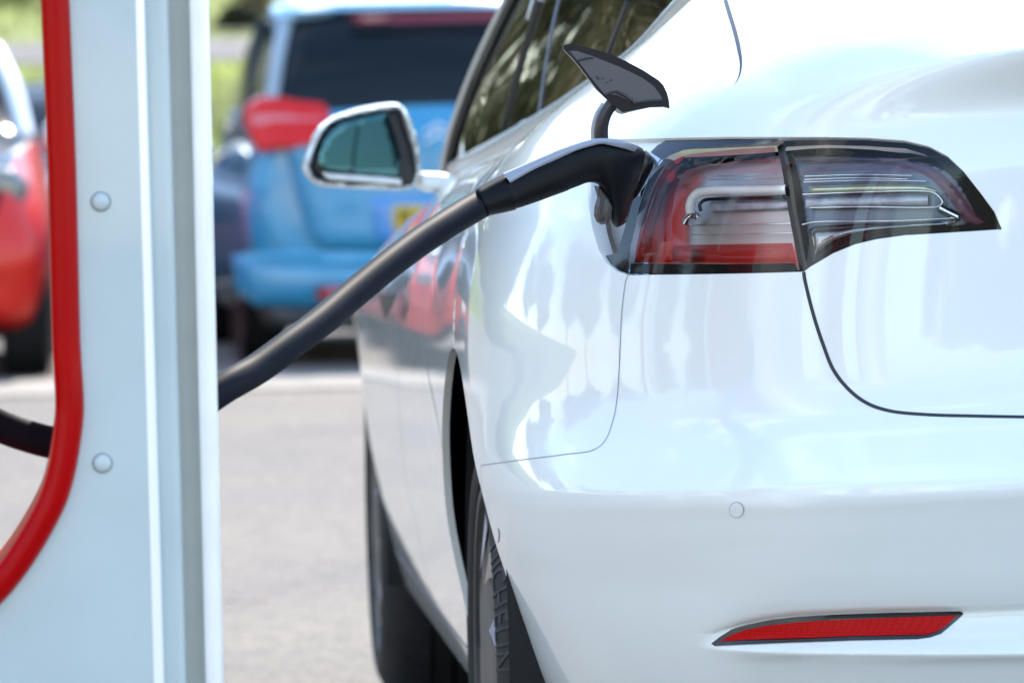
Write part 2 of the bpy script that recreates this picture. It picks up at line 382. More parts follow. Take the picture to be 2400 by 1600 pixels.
def nrm(u, v):
    e = 2e-3; v2 = min(max(v, e), 2 - e); u2 = min(max(u, e), UE - e)
    a = S(u2 + e, v2) - S(u2 - e, v2); b = S(u2, v2 + e) - S(u2, v2 - e); n = b.cross(a)
    if n.dot(Vector((-1, -1, .6)) if u > U0 else Vector((-1, 0, .5))) < 0: n = -n
    return n.normalized()
HV, HT = .78, .42
def q2uv(x, y): return (x, y / HV) if y <= HV else (x, 1 + (y - HV) / HT)
def uv2q(u, v): return (u, v * HV) if v <= 1 else (u, HV + (v - 1) * HT)
# base surface for casting
_us = sorted(set(list(np.linspace(0, 2.6, 40)) + list(np.linspace(2.6, UE, 260)))); _vs = sorted(set(list(np.linspace(0, 1, 110)) + list(np.linspace(1, 2, 60))))
_bv = [S(u, v) for u in _us for v in _vs]; _buv = [(u, v) for u in _us for v in _vs]; _nv = len(_vs); _bf = []
for i in range(len(_us) - 1):
    for j in range(_nv - 1):
        a = i * _nv + j; _bf += [(a, a + 1, a + _nv), (a + 1, a + _nv + 1, a + _nv)]
BVH = BVHTree.FromPolygons(_bv, _bf)
def cast(px, py):
    h = BVH.ray_cast(CAM, ray(px, py).normalized())
    if h[0] is None:
        h = BVH.find_nearest(at(px, py, 5.9)); 
    f = _bf[h[2]]; P = [_bv[i] for i in f]; Q = [Vector((*_buv[i], 0)) for i in f]
    r = geometry.barycentric_transform(h[0], *P, *Q); return r.x, r.y
_G = {}
def castq(px, py): return uv2q(*cast(px, py))
def pxpoly(pts, n=6, closed=False, smooth=True):
    P = [(p[0], p[1], 0) for p in pts]
    P = catmull(P, n, closed) if smooth else densify(P, 12, closed)
    return [castq(p.x, p.y) for p in P]
def surf(q, off=0):
    u, v = q2uv(*q); p = S(u, v)
    return p + nrm(u, v) * off if off else p
# --- curves, traced on the photograph and carried onto the body
OPEN_PX = [(1386, 338), (1378, 360), (1374, 395), (1375, 430), (1379, 479), (1388, 535), (1403, 586), (1421, 617), (1444, 635), (1472, 645), (1560, 644), (1660, 643), (1760, 641), (1866, 638), (1884, 637),
           (1900, 625), (1953, 594), (2004, 573), (2055, 561), (2119, 552), (2208, 547), (2290, 542), (2349, 538), (2331, 496), (2297, 450), (2259, 402), (2221, 366), (2178, 343), (2119, 329), (2030, 323), (1930, 321), (1833, 321), (1700, 321), (1556, 324), (1480, 326), (1405, 328)]
OPENq = [castq(*p) for p in densify(OPEN_PX, 9)]; OPENq = [(p[0], p[1]) for p in OPENq]
def on_curve(pts_px, step=8): return [castq(*p) for p in densify([(p.x, p.y) for p in catmull([(a, b, 0) for a, b in pts_px], 6)], step, False)]
BOOT = on_curve([(1884, 637), (1886, 653), (1906, 735), (1929, 806), (1954, 867), (1990, 913), (2031, 944), (2082, 962), (2163, 971), (2296, 975), (2400, 977)])
BOOT[0] = OPENq[int(np.argmin([math.hypot(q[0] - BOOT[0][0], q[1] - BOOT[0][1]) for q in OPENq]))]
BOOT += [(u, BOOT[-1][1]) for u in np.linspace(BOOT[-1][0], UE, 60)[1:]]
_tl = castq(1833, 321); _i0 = int(np.argmin([math.hypot(q[0] - _tl[0], q[1] - _tl[1]) for q in OPENq]))
BTOP_vis = on_curve([(1700, 0), (1712, 40), (1724, 80), (1733, 120), (1737, 150), (1733, 178), (1722, 200)])
_bt0 = BTOP_vis[0]
BTOP = [(_bt0[0], HV + HT), ] + BTOP_vis + on_curve([(1722, 200), (1760, 262), (1833, 318)])[1:] + [OPENq[_i0]]
_cl = castq(1472, 645); _i1 = int(np.argmin([math.hypot(q[0] - _cl[0], q[1] - _cl[1]) for q in OPENq]))
BUMP = [OPENq[_i1]] + on_curve([(1466, 660), (1458, 728), (1452, 855), (1446, 938), (1436, 989), (1417, 1034), (1391, 1054), (1328, 1064), (1200, 1080), (1150, 1087), (1128, 1090)])
ARC = []
RA = .378
def zq(u, z): return uv2q(u, (z - ZB) / (Rz(u) - ZB))
def arch(uc, ra=RA):
    a0 = math.asin((ZB - .335) / ra); pts = []
    for k in range(81):
        a = a0 + (math.pi - 2 * a0) * k / 80; pts.append(zq(uc - ra * math.cos(a), .335 + ra * math.sin(a)))
    pts = [(p[0], max(p[1], 0)) for p in pts]; return [(pts[0][0], -.012)] + pts + [(pts[-1][0], -.012)]
ARCR = arch(U0); ARCF = arch(10.14 - 9.305)
_e = BUMP[-1]; _j = int(np.argmin([math.hypot(q[0] - _e[0], q[1] - _e[1]) for q in ARCR])); BUMP.append(ARCR[_j])
def vline(Y, z0, z1, n=12, dy=None): return [zq(10.14 - Y - (dy(t) if dy else 0), z0 + (z1 - z0) * t) for t in [k / n for k in range(n + 1)]]
QB = castq(985, 760)[0]; YQ = 10.14 - QB
SILL_Z = .265
_ip = 10.14 - SILL_Z
def crossing(arcs, z, rear):
    b = [p for p in arcs if (p[0] < (U0 if rear else .835)) == (rear)]
    return b
# door seams
DR = [(U0 - .46, 0.0)]
def door_seam(Yt, z0, z1): return vline(Yt, z0, z1)
_sill = [zq(10.14 - y, SILL_Z) for y in np.linspace(8.96, 6.795, 40)]
_sf = min(ARCF, key=lambda p: abs(p[1] - _sill[0][1]) + (0 if p[0] > .8 else 9)); _sr = min(ARCR, key=lambda p: abs(p[1] - _sill[-1][1]) + (0 if p[0] < U0 else 9))
_sill = [_sf] + [p for p in _sill if _sf[0] + .01 < p[0] < _sr[0] - .01] + [_sr]
_zr = lambda Y: Rz(10.14 - Y)
def seam_full(Yb, Yt, zlo, top=True):
    n = 24; q = [zq(10.14 - lerp(Yb, Yt, (k / n)), lerp(zlo, _zr(lerp(Yb, Yt, k / n)), k / n)) for k in range(n + 1)]
    if top: q += [(10.14 - Yt, HV + HT * k / 10) for k in range(1, 11)]
    return q
_rd0 = min(ARCR, key=lambda p: abs(p[0] - (U0 - .30)) + (0 if p[0] < U0 else 9))
_zz = ZB + (Rz(_rd0[0]) - ZB) * _rd0[1] / HV
RDOOR = [_rd0] + [zq(lerp(_rd0[0], QB, sstep(0, .5, k / 20)), lerp(_zz, _zr(YQ), k / 20)) for k in range(1, 21)] + [(QB, HV + HT * k / 10) for k in range(1, 11)]
MDOOR = seam_full(7.80, 7.74, SILL_Z); FDOOR = seam_full(8.86, 8.80, SILL_Z)
def snap(c, target):
    for idx in (0,):
        j = min(range(len(target)), key=lambda i: math.hypot(target[i][0] - c[idx][0], target[i][1] - c[idx][1])); c[idx] = target[j]
snap(MDOOR, _sill); snap(FDOOR, _sill)
def circleq(px, py, r, n=28):
    c = castq(px, py); return [(c[0] + r * math.cos(2 * math.pi * k / n), c[1] + r * .95 * math.sin(2 * math.pi * k / n)) for k in range(n)]
# --- one constrained triangulation of the whole left half, split into panels by the seams
edge = [(u, 0) for u in np.linspace(0, UE, 400)] + [(UE, y) for y in np.linspace(0, HV + HT, 120)[1:]] + [(u, HV + HT) for u in np.linspace(UE, 0, 400)[1:]] + [(0, y) for y in np.linspace(HV + HT, 0, 60)[1:-1]]
curves = [(edge, True), (OPENq, True), (BOOT, False), (BTOP, False), (BUMP, False), (ARCR, False), (ARCF, False), (_sill, False), (RDOOR, False), (MDOOR, False), (FDOOR, False)]
crs = [(u, HV) for u in np.linspace(U0 + .62 * LW, UE, 160)]
CV = []; CE = []
for c, cl in curves:
    b = len(CV); CV += [Vector((p[0], p[1])) for p in c]; CE += [(b + i, b + i + 1) for i in range(len(c) - 1)]
    if cl: CE.append((b + len(c) - 1, b))
cp = np.array([tuple(v) for v in CV])
pts = []
def addgrid(x0, x1, y0, y1, st):
    gx, gy = np.meshgrid(np.arange(x0, x1, st), np.arange(y0, y1, st * .9)); gx = gx.copy(); gx[::2] += st * .5
    g = np.stack([gx.ravel(), gy.ravel()], 1); pts.append(g[(g[:, 0] > .003) & (g[:, 0] < UE - .002) & (g[:, 1] > .002) & (g[:, 1] < HV + HT - .002)])
addgrid(0, 2.3, 0, HV + HT, .035); addgrid(2.3, 3.2, 0, HV + HT, .016); addgrid(3.2, UE, 0, HV + HT, .0095)
for zz in (.3835, .386, .3885):
    pts.append(np.array([zq(u, zz) for u in np.arange(U0 + .50 * LW, UE - .004, .006)]))
for zz in (-.008, -.006, -.004, -.002, 0, .002, .004, .006, .008):
    pts.append(np.array([zq(u, groove(s_of(u)) + zz) for u in np.arange(U0 + .50 * LW, UE - .004, .006)]))
for dz_ in (-.007, -.0035, 0, .0035, .007):
    pts.append(np.array([zq(u, lerp(.535, .588, min(1, s_of(u) / .9)) + dz_) for u in np.arange(U0 + .12 * LW, UE - .004, .007)]))
for dz_ in (-.004, -.002, 0):
    pts.append(np.array([zq(u, Rz(u) + dz_ - .0005) for u in np.arange(U0 + .56 * LW, UE - .004, .006)]))
G = np.concatenate(pts); kd = None
from mathutils import kdtree
kd = kdtree.KDTree(len(cp)); [kd.insert((p[0], p[1], 0), i) for i, p in enumerate(cp)]; kd.balance()
G = [g for g in G if kd.find((g[0], g[1], 0))[2] > .0042]
r = geometry.delaunay_2d_cdt(CV + [Vector(g) for g in G], CE, [], 0, 1e-5)
BVo, BEo, BFo, _, BOE, _ = r
barrier = set(tuple(sorted(e)) for e, o_ in zip(BEo, BOE) if len(o_))
e2f = {}
for fi, f in enumerate(BFo):
    for i in range(3): e2f.setdefault(tuple(sorted((f[i], f[(i + 1) % 3]))), []).append(fi)
reg = [-1] * len(BFo); nreg = 0
for fi in range(len(BFo)):
    if reg[fi] >= 0: continue
    st = [fi]; reg[fi] = nreg
    while st:
        a = st.pop(); f = BFo[a]
        for i in range(3):
            e = tuple(sorted((f[i], f[(i + 1) % 3])))
            if e in barrier: continue
            for b in e2f[e]:
                if reg[b] < 0: reg[b] = nreg; st.append(b)
    nreg += 1
CEN = np.array([[(BVo[f[0]][k] + BVo[f[1]][k] + BVo[f[2]][k]) / 3 for k in (0, 1)] for f in BFo])
def region_at(q): return reg[int(np.argmin(np.hypot(CEN[:, 0] - q[0], CEN[:, 1] - q[1])))]
V3 = [surf((v.x, v.y)) for v in BVo]; N3 = [nrm(*q2uv(v.x, v.y)) for v in BVo]
car = thing('electric_car', 'white electric car nearest the camera, charge cable plugged in beside its left tail lamp', 'car', (XC, 7.8, 0))
car_parts = []
def carpart(o): car_parts.append(o); return o
def mir(p): return Vector((2 * XC - p.x, p.y, p.z))
def panel(name, regions, m, off=0, mirror=True, join_center=True):
    idx = {}; V = []; FF = []; NN = []
    for fi, f in enumerate(BFo):
        if reg[fi] not in regions or CEN[fi][1] < 0: continue
        t = []
        for i in f:
            if i not in idx: idx[i] = len(V); V.append(V3[i] + N3[i] * off); NN.append(N3[i])
            t.append(idx[i])
        a, b, c = [V[i] for i in t]
        if (b - a).cross(c - a).dot(NN[t[0]]) < 0: t = t[::-1]
        FF.append(tuple(t))
    res = []
    if mirror and join_center:
        n = len(V); V2 = V + [mir(p) for p in V]; F2 = FF + [tuple(i + n for i in f[::-1]) for f in FF]; N2 = NN + [Vector((-q.x, q.y, q.z)) for q in NN]
        o = mesh(name, V2, F2, m, car); sets = [(o, N2)]
    else:
        sets = [(mesh(name, V, FF, m, car), NN)]
        if mirror: sets.append((mesh(name, [mir(p) for p in V], [f[::-1] for f in FF], m, car), [Vector((-q.x, q.y, q.z)) for q in NN]))
    for o, N2 in sets:
        N2 = [q if q.dot(v.normal) > .97 else (v.normal.copy() if q.dot(v.normal) > 0 else -v.normal) for q, v in zip(N2, o.data.vertices)]
        o.data.normals_split_custom_set_from_vertices([tuple(q) for q in N2]); res.append(carpart(o))
    return res
rg = {'hole': region_at(castq(1700, 500)), 'boot': region_at(castq(2200, 800)), 'bumper': region_at(castq(2000, 1200)), 'quarter': region_at(castq(1300, 800)),
      'archr': region_at((U0, .1)), 'archf': region_at((.835, .1)), 'sill': region_at((2.3, .02)), 'rdoor': region_at((2.9, .5)), 'fdoor': region_at((1.9, .5)), 'fender': region_at((.2, .5))}
panel('boot_lid', {rg['boot']}, WHITE)
panel('rear_bumper', {rg['bumper']}, WHITE)
panel('quarter_panel', {rg['quarter']}, WHITE, join_center=False)
panel('rear_door', {rg['rdoor']}, WHITE, join_center=False); panel('front_door', {rg['fdoor']}, WHITE, join_center=False)
panel('front_wing', {rg['fender']}, WHITE, join_center=False)
panel('sill', {rg['sill']}, WHITE, join_center=False)
hole_f = {rg['hole']}
o = panel('lamp_surround', hole_f, BLACKG, off=-.038, join_center=False)
bpy.data.objects.remove(o[0]); car_parts.remove(o[0])     # only the far side keeps the closed cover
# --- ribbons: panel gaps
def ribbon(name, q, w_, m, off=.0005, taper=None):
    n = len(q); V = []; FF = []; P = [surf(p) for p in q]
    for i in range(n):
        t = (P[min(i + 1, n - 1)] - P[max(i - 1, 0)]); 
        if t.length < 1e-7: t = Vector((0, 0, 1))
        N = nrm(*q2uv(*q[i])); b = N.cross(t).normalized(); ww = w_ * (taper(i / (n - 1)) if taper else 1)
        V += [P[i] - b * ww / 2 + N * off, P[i] + b * ww / 2 + N * off]
        if i: FF.append((2 * i - 2, 2 * i - 1, 2 * i + 1, 2 * i))
    return V, FF
def seam(name, curves, m):
    for q, w_, tp in curves:
        V, FF = ribbon('', q, w_, m, taper=tp)
        carpart(mesh(name, V, FF, m, car)); carpart(mesh(name, [mir(p) for p in V], [f[::-1] for f in FF], m, car))
GREYS = mat('seam_grey', (.26, .30, .36), .5)
seam('boot_gap', [(BOOT, .0042, None), (BTOP_vis, .0050, lambda t: 1 - .92 * max(0, (t - .45) / .55)**1.0)], SEAM)
seam('panel_gap', [(BUMP, .0012, None), (RDOOR, .003, None), (MDOOR, .004, None), (FDOOR, .004, None), (_sill, .004, None)], GREYS)
# rolled edge around the lamp opening
def rim(name, q, off0, off1, m, parent, inset=0.0):
    rows = []
    P = [surf(p) for p in q]; N = [nrm(*q2uv(*p)) for p in q]; n = len(q)
    c = sum(P, Vector()) / n
    for d, ins in ((0, 0), (-.0015, .0006), (off1, .0012)):
        row = []
        for i in range(n):
            t = (P[(i + 1) % n] - P[i - 1]).normalized(); b = N[i].cross(t)
            if b.dot(c - P[i]) < 0 and abs(b.dot((c - P[i]).normalized())) > .35: b = -b
            row.append(P[i] + N[i] * d + b * ins)
        rows.append(row)
    return mesh(name, [p for r_ in rows for p in r_], [(i * n + j, i * n + (j + 1) % n, (i + 1) * n + (j + 1) % n, (i + 1) * n + j) for i in range(2) for j in range(n)], m, parent)
carpart(rim('opening_edge', OPENq, 0, -.022, WHITE, car))

# --- patches carried on the body surface
def cast_s(px, py):
    return cast(px, py)
def patch(name, poly_px, off, m, parent, step=9, smooth=None, holes=(), edge_in=0.0, prof=None, nverts=False):
    poly = densify(poly_px if not smooth else [(p.x, p.y) for p in catmull([(a, b, 0) for a, b in poly_px], smooth, True)], step * .8)
    poly = [(p[0], p[1]) for p in poly]; hs = [[(p[0], p[1]) for p in densify(h, step * .8)] for h in holes]
    vo, T_ = fill2d(poly, step, hs); d = dist_poly(vo, poly)
    V = []
    for i, p in enumerate(vo):
        u, v = cast(p[0], p[1]); o_ = off if not prof else off + prof(p[0], p[1], d[i])
        V.append(S(u, v) + nrm(u, v) * o_)
    FF = []
    for f in T_:
        a, b, c = [V[i] for i in f]; n = (b - a).cross(c - a); FF.append(f if n.dot(CAM - a) > 0 else f[::-1])
    return mesh(name, V, FF, m, parent)
# ------------------------------------------------------------------ left tail lamp
LENS = clear_mat('clear_lens', (.93, .93, .94), 0, 1.40); SLATE = mat('slate_bowl', (.085, .115, .165), .24, .6); 
REDL = mat('red_lens', (.42, .010, .006), .18, 0, .08, .35); RT = clear_mat('red_tint_lens', (.85, .03, .015), 0, 1.35); PT = clear_mat('sheen_tint_lens', (.88, .48, .47), 0, 1.4); BT = clear_mat('streak_tint_lens', (.85, .22, .20), 0, 1.4); FRIT = mat('lamp_frit', (.006, .006, .008), .3, 0, 0, .12)
def smoky_mat():
    m = mat('lamp_housing', (.50, .50, .51), .34, .6); return m
HOUS = smoky_mat()
AMB = mat('amber_lens', (.42, .07, .01), .15, 0, 1.0, .5)
LEDM = mat('led_strip', (.42, .45, .52), .25, .3, noise=.3, nscale=60, alt=(.28, .31, .36))
lampA = mesh('tail_lamp', [surf(castq(1700, 500), -.02)] * 3, [(0, 1, 2)], HOUS, car)
OUT = [(1468, 640), (1469, 610), (1474, 575), (1484, 530), (1497, 484), (1513, 436), (1524, 410), (1537, 388), (1550, 371), (1566, 360), (1597, 348), (1646, 342), (1720, 335), (1808, 331),
       (1813, 352), (1818, 373), (1837, 494), (1852, 570), (1866, 636), (1760, 639), (1600, 641)]
INN = [(1830, 326), (1930, 324), (2030, 325), (2119, 331), (2178, 345), (2221, 368), (2259, 404), (2297, 452), (2331, 498), (2348, 536), (2290, 540), (2208, 545), (2119, 550), (2055, 559), (2004, 571), (1953, 592), (1889, 631), (1884, 633),
       (1872, 570), (1857, 494), (1845, 420), (1838, 373)]
bpy.data.objects.remove(lampA)
lamp = patch('tail_lamp', OPEN_PX[9:34] + [(1525, 350), (1500, 420), (1484, 490), (1470, 570), (1466, 620)], -.040, mat('lamp_back', (.006, .007, .009), .4, 0, 0, .1), car, 14)
carpart(lamp)
# black gloss band on top, between the two halves and at the base
BAND = [(1556, 325), (1700, 322), (1823, 322), (1808, 333), (1720, 336), (1646, 342), (1597, 348), (1566, 360), (1550, 371), (1541, 366), (1520, 352), (1536, 336)]
patch('black_trim', BAND, -.004, BLACKG, lamp, 6)
GAP = [(1823, 322), (1836, 322), (1828, 338), (1838, 373), (1857, 494), (1872, 570), (1884, 633), (1884, 637), (1866, 637), (1852, 570), (1837, 494), (1818, 373), (1808, 331)]
patch('lamp_gap', GAP, -.016, mat('gap_dark', (.012, .010, .012), .3), lamp, 6)
# housing surfaces, red lens frame, light bars
def rib(px_, py_, d): return .0007 * math.sin(py_ * .42)
IN_OUT = [(1585, 372), (1640, 372), (1812, 374), (1832, 494), (1846, 568), (1700, 568), (1560, 568), (1556, 520), (1564, 450)]
patch('reflector_bowl', [(1500, 478), (1516, 436), (1540, 390), (1566, 364), (1600, 352), (1808, 336), (1833, 494), (1862, 630), (1474, 634), (1478, 570)], -.034, HOUS, lamp, 8, prof=rib)
patch('red_lens', [(1471, 613), (1476, 575), (1486, 530), (1499, 484), (1515, 436), (1526, 410), (1539, 389), (1552, 373), (1568, 362), (1590, 352), (1606, 378), (1586, 400), (1568, 440), (1560, 500), (1562, 570), (1562, 613)], -.012, RT, lamp, 6, prof=lambda x, y, d: .004 * min(1, d / 14))
patch('red_lens', [(1592, 351), (1646, 344), (1720, 338), (1806, 335), (1811, 374), (1640, 374), (1608, 378)], -.012, PT, lamp, 6, prof=lambda x, y, d: .004 * min(1, d / 14))  # paler than the red lens: a white reflection put into the tint
patch('red_lens', [(1564, 571), (1700, 570), (1849, 568), (1858, 614), (1700, 615), (1564, 613)], -.012, BT, lamp, 6, prof=lambda x, y, d: .004 * min(1, d / 14))  # paler red: a streak of light put into the tint
patch('amber_lens', [(1540, 394), (1556, 380), (1566, 395), (1560, 412), (1546, 418)], -.016, AMB, lamp, 5)
patch('amber_lens', [(1560, 574), (1600, 573), (1600, 610), (1540, 610), (1543, 590)], -.018, AMB, lamp, 6)
def surf_tube(name, pts_px, rad, off, m, parent, flat=1.0):
    P = []
    for p in catmull([(a, b, 0) for a, b in pts_px], 6):
        u, v = cast(p.x, p.y); P.append(S(u, v) + nrm(u, v) * off)
    return tube(name, P, rad, m, parent, 12, 0, flat)
def surf_bar(name, pts_px, half, off, m, parent, bulge=.006):
    """flat-backed rounded bar along a traced line, half width in metres"""
    P = []; rows = []
    C_ = catmull([(a, b, 0) for a, b in pts_px], 6)
    for p in C_:
        u, v = cast(p.x, p.y); n = nrm(u, v); P.append((S(u, v) + n * off, n))
    for i, (p, n) in enumerate(P):
        t = (P[min(i + 1, len(P) - 1)][0] - P[max(i - 1, 0)][0]).normalized(); b = t.cross(n).normalized(); row = []
        for k in range(11):
            a = math.pi * k / 10; row.append(p + b * half * math.cos(a) + n * bulge * math.sin(a))
        rows.append(row)
    return grid_mesh(name, rows, m, parent, flip=True)
BAR = mat('light_bar', (.96, .95, .90), .2, 0, .5)
surf_bar('light_bar', [(1609, 500), (1606, 482), (1611, 463), (1624, 449), (1650, 443), (1720, 442), (1836, 441)], .0056, -.010, BAR, lamp)
surf_bar('chrome_tip', [(1586, 519), (1594, 506), (1606, 497), (1614, 500), (1620, 508)], .0045, -.018, CHROME, lamp, .006)
for y0, x0, x1 in ((522, 1590, 1845), (410, 1640, 1826), (427, 1625, 1829), (545, 1600, 1848), (398, 1660, 1823)):
    surf_tube('chrome_line', [(x0, y0), ((x0 + x1) / 2, y0 - 1), (x1, y0 - 2)], .0007 if y0 != 522 else .0010, -.020, CHROME, lamp)
surf_bar('led_strip', [(1640, 474), (1700, 473), (1840, 471)], .0060, -.026, LEDM, lamp, .003)
surf_bar('dark_slot', [(1626, 490), (1622, 474), (1632, 462), (1660, 459), (1750, 458), (1838, 457)], .0022, -.017, BLACKG, lamp, .002)
# inner half on the boot lid
patch('reflector_bowl', [(1836, 345), (2030, 343), (2110, 350), (2165, 366), (2205, 390), (2240, 425), (2290, 500), (2318, 528), (2208, 540), (2119, 546), (2055, 555), (2004, 567), (1953, 587), (1893, 624), (1872, 530), (1848, 400)], -.034, SLATE, lamp, 8, prof=rib)
patch('red_lens_sheen', [(1846, 352), (1930, 350), (2030, 350), (2105, 358), (2160, 374), (2200, 400), (2240, 440), (2285, 500), (2312, 524), (2262, 528), (2232, 480), (2205, 446), (2180, 418), (2145, 398), (2095, 384), (2020, 377), (1930, 372), (1850, 371)], -.014, clear_mat('inner_sheen_tint_lens', (.85, .52, .58), 0, 1.4), lamp, 7, prof=lambda x, y, d: .004 * min(1, d / 14))  # pink is a white reflection put into the tint of the red lens
patch('black_trim', [(2030, 325), (2119, 331), (2178, 345), (2221, 368), (2259, 404), (2297, 452), (2331, 498), (2346, 534), (2312, 524), (2285, 500), (2262, 455), (2235, 415), (2205, 385), (2165, 358), (2119, 344), (2030, 338), (1930, 336), (1836, 340), (1830, 326), (1930, 324)], -.006, FRIT, lamp, 6)
patch('black_trim', [(2346, 535), (2290, 540), (2208, 545), (2119, 550), (2055, 559), (2004, 571), (1953, 592), (1889, 631), (1884, 627), (1950, 578), (2004, 556), (2055, 545), (2119, 537), (2208, 530), (2290, 525), (2330, 522)], -.006, FRIT, lamp, 6)
patch('black_trim', [(1468, 640), (1471, 616), (1700, 618), (1860, 616), (1866, 636), (1760, 639), (1600, 641)], -.006, FRIT, lamp, 6)
patch('light_bar', [(1884, 432), (2000, 429), (2130, 430), (2168, 434), (2190, 447), (2100, 446), (1886, 448)], -.018, mat('bar_green', (.55, .60, .42), .15, .5), lamp, 6, prof=lambda x, y, d: .004 * math.sqrt(min(1, d / 8)))
surf_bar('led_strip', [(1876, 471), (1960, 470), (2060, 468), (2170, 466)], .0062, -.022, LEDM, lamp, .003)
surf_tube('chrome_line', [(1872, 452), (2000, 448), (2150, 446), (2185, 450), (2200, 462), (2206, 474), (2196, 483), (2170, 485), (2000, 483), (1890, 484)], .0011, -.014, CHROME, lamp)
for y0, x0, x1 in ((406, 1872, 2130), (420, 1870, 2165), (414, 1872, 2120)):
    surf_tube('chrome_line', [(x0, y0), ((x0 + x1) / 2, y0 - 2), (x1, y0 + 2)], .0007, -.020, CHROME, lamp)
surf_tube('chrome_line', [(1870, 524), (1900, 518), (2000, 517), (2100, 516), (2245, 510)], .0010, -.016, CHROME, lamp)
surf_bar('chrome_tip', [(2199, 486), (2222, 498), (2243, 508)], .0050, -.020, CHROME, lamp, .006)
patch('lower_bowl', [(1880, 536), (1900, 527), (2000, 522), (2100, 521), (2240, 516), (2208, 530), (2119, 537), (2055, 545), (2004, 556), (1950, 578), (1892, 618)], -.020, mat('dark_chrome', (.20, .21, .23), .10, .95), lamp, 7, prof=lambda x, y, d: .010 * math.sqrt(min(1, d / 20)))
patch('lens', OUT, -.002, LENS, lamp, 8)
patch('lens', INN, -.002, LENS, lamp, 8)
patch('lens_edge', [(1466, 641), (1467, 610), (1472, 573), (1482, 528), (1495, 482), (1511, 434), (1522, 408), (1535, 386), (1548, 369), (1565, 357), (1597, 345), (1646, 339), (1646, 342), (1597, 348), (1566, 360), (1550, 371), (1537, 388), (1524, 410), (1513, 436), (1497, 484), (1484, 530), (1474, 575), (1469, 610), (1468, 640)], -.0015, BLACKG, lamp, 4)
# ------------------------------------------------------------------ charge port beside the lamp
port = patch('charge_port', [(1388, 336), (1380, 360), (1376, 395), (1377, 430), (1381, 479), (1390, 535), (1405, 584), (1423, 614), (1445, 632), (1468, 642), (1472, 573), (1495, 484), (1512, 434), (1536, 388), (1560, 360), (1540, 340), (1480, 330)], -.030, mat('port_grey', (.30, .31, .33), .35, 0, .4), car, 9)
carpart(port)
patch('gloss_trim', [(1478, 456), (1496, 457), (1484, 528), (1473, 573), (1468, 610), (1467, 640), (1445, 634), (1425, 617), (1412, 598), (1440, 590), (1458, 530), (1470, 490)], -.005, BLACKG, port, 6)
patch('port_shade', [(1520, 392), (1545, 372), (1534, 392), (1512, 436), (1498, 478), (1478, 500), (1486, 440)], -.012, mat('port_black', (.01, .011, .013), .35), port, 6)
patch('gloss_trim', [(1546, 343), (1560, 357), (1535, 386), (1520, 372), (1512, 362), (1524, 348)], -.005, mat('mirror_trim', (.55, .57, .6), .05, .9), port, 5)
patch('upper_ledge', [(1390, 329), (1480, 327), (1552, 326), (1534, 340), (1512, 356), (1500, 346), (1440, 338), (1392, 338)], -.006, WHITE, port, 5)
# socket behind the plug
inflate('socket', [(1490, 352), (1512, 350), (1534, 372), (1530, 395), (1506, 440), (1484, 478), (1470, 520), (1455, 530)], 5.80, .02, .02, mat('port_black', (.01, .011, .013), .35), port, .004)
# ------------------------------------------------------------------ charge port door, swung up
YD = 5.70
door = inflate('charge_port_door', [(1315, 109), (1324, 106), (1338, 105), (1354, 108), (1426, 128), (1464, 145), (1504, 166), (1540, 189), (1552, 201), (1561, 219), (1566, 237), (1568, 255), (1554, 251), (1522, 252), (1486, 259), (1458, 264), (1440, 250), (1426, 239), (1397, 212), (1349, 151), (1317, 118)],
               YD, .004, .0, mat('door_seal', (.012, .014, .02), .3, 0, .3), car, .0018, tilt=lambda x, z: -.25 * (z - 1.0), T0=.0048)
carpart(door)
GREYI = mat('door_inner', (.13, .14, .155), .30, .2, .2, noise=.08, nscale=12)
inflate('inner_skin', [(1330, 121), (1348, 121), (1385, 133), (1420, 147), (1446, 157), (1500, 182), (1530, 203), (1546, 224), (1552, 238), (1536, 238), (1510, 240), (1484, 243), (1470, 236), (1445, 224), (1428, 222), (1418, 224), (1404, 209), (1352, 146)], YD - .0035, .003, .0, GREYI, door, .0018, tilt=lambda x, z: -.25 * (z - 1.0), T0=.0035)
def dl(name, pts, r_, m=None): return tube(name, [at(a, b, YD - .009 - .25 * (at(a, b, YD).z - 1.0)) for a, b in pts], r_, m or mat('door_seal', (0, 0, 0)), door, 8, 4)
dl('rib', [(1349, 146), (1368, 139), (1390, 136)], .0010); dl('rib', [(1352, 148), (1332, 122)], .0008)
dl('rib', [(1447, 216), (1466, 226), (1484, 239)], .0016); dl('rib', [(1420, 224), (1434, 217), (1446, 215)], .0012); dl('rib', [(1484, 243), (1520, 238), (1552, 236)], .0012)
for a, b in ((1398, 181), (1411, 184), (1431, 188), (1401, 184), (1421, 193)): dl('screw_hole', [(a, b), (a + 2.5, b + 1)], .0009)
skin = inflate('outer_skin', [(1426, 243), (1440, 240), (1456, 250), (1486, 246), (1556, 246), (1568, 255), (1554, 252), (1522, 253), (1486, 261), (1458, 268), (1447, 266), (1440, 260)], YD + .012, .004, .006, WHITE, door, .0018)
armp = [(1446, 218), (1444, 232), (1432, 246), (1419, 266), (1411, 290), (1409, 312), (1410, 334)]
arm = tube('hinge_arm', [at(a, b, YD + .004 + .002 * i) for i, (a, b) in enumerate(armp)], lambda t: .0072 + .0012 * t, mat('arm_black', (.02, .022, .028), .35, 0, .2), door, 16, 6)
tube('hinge_cover', [at(a - 12, b + 1, YD + .022) for a, b in armp[2:]], .0062, mat('arm_grey', (.34, .35, .37), .4), door, 14, 6)
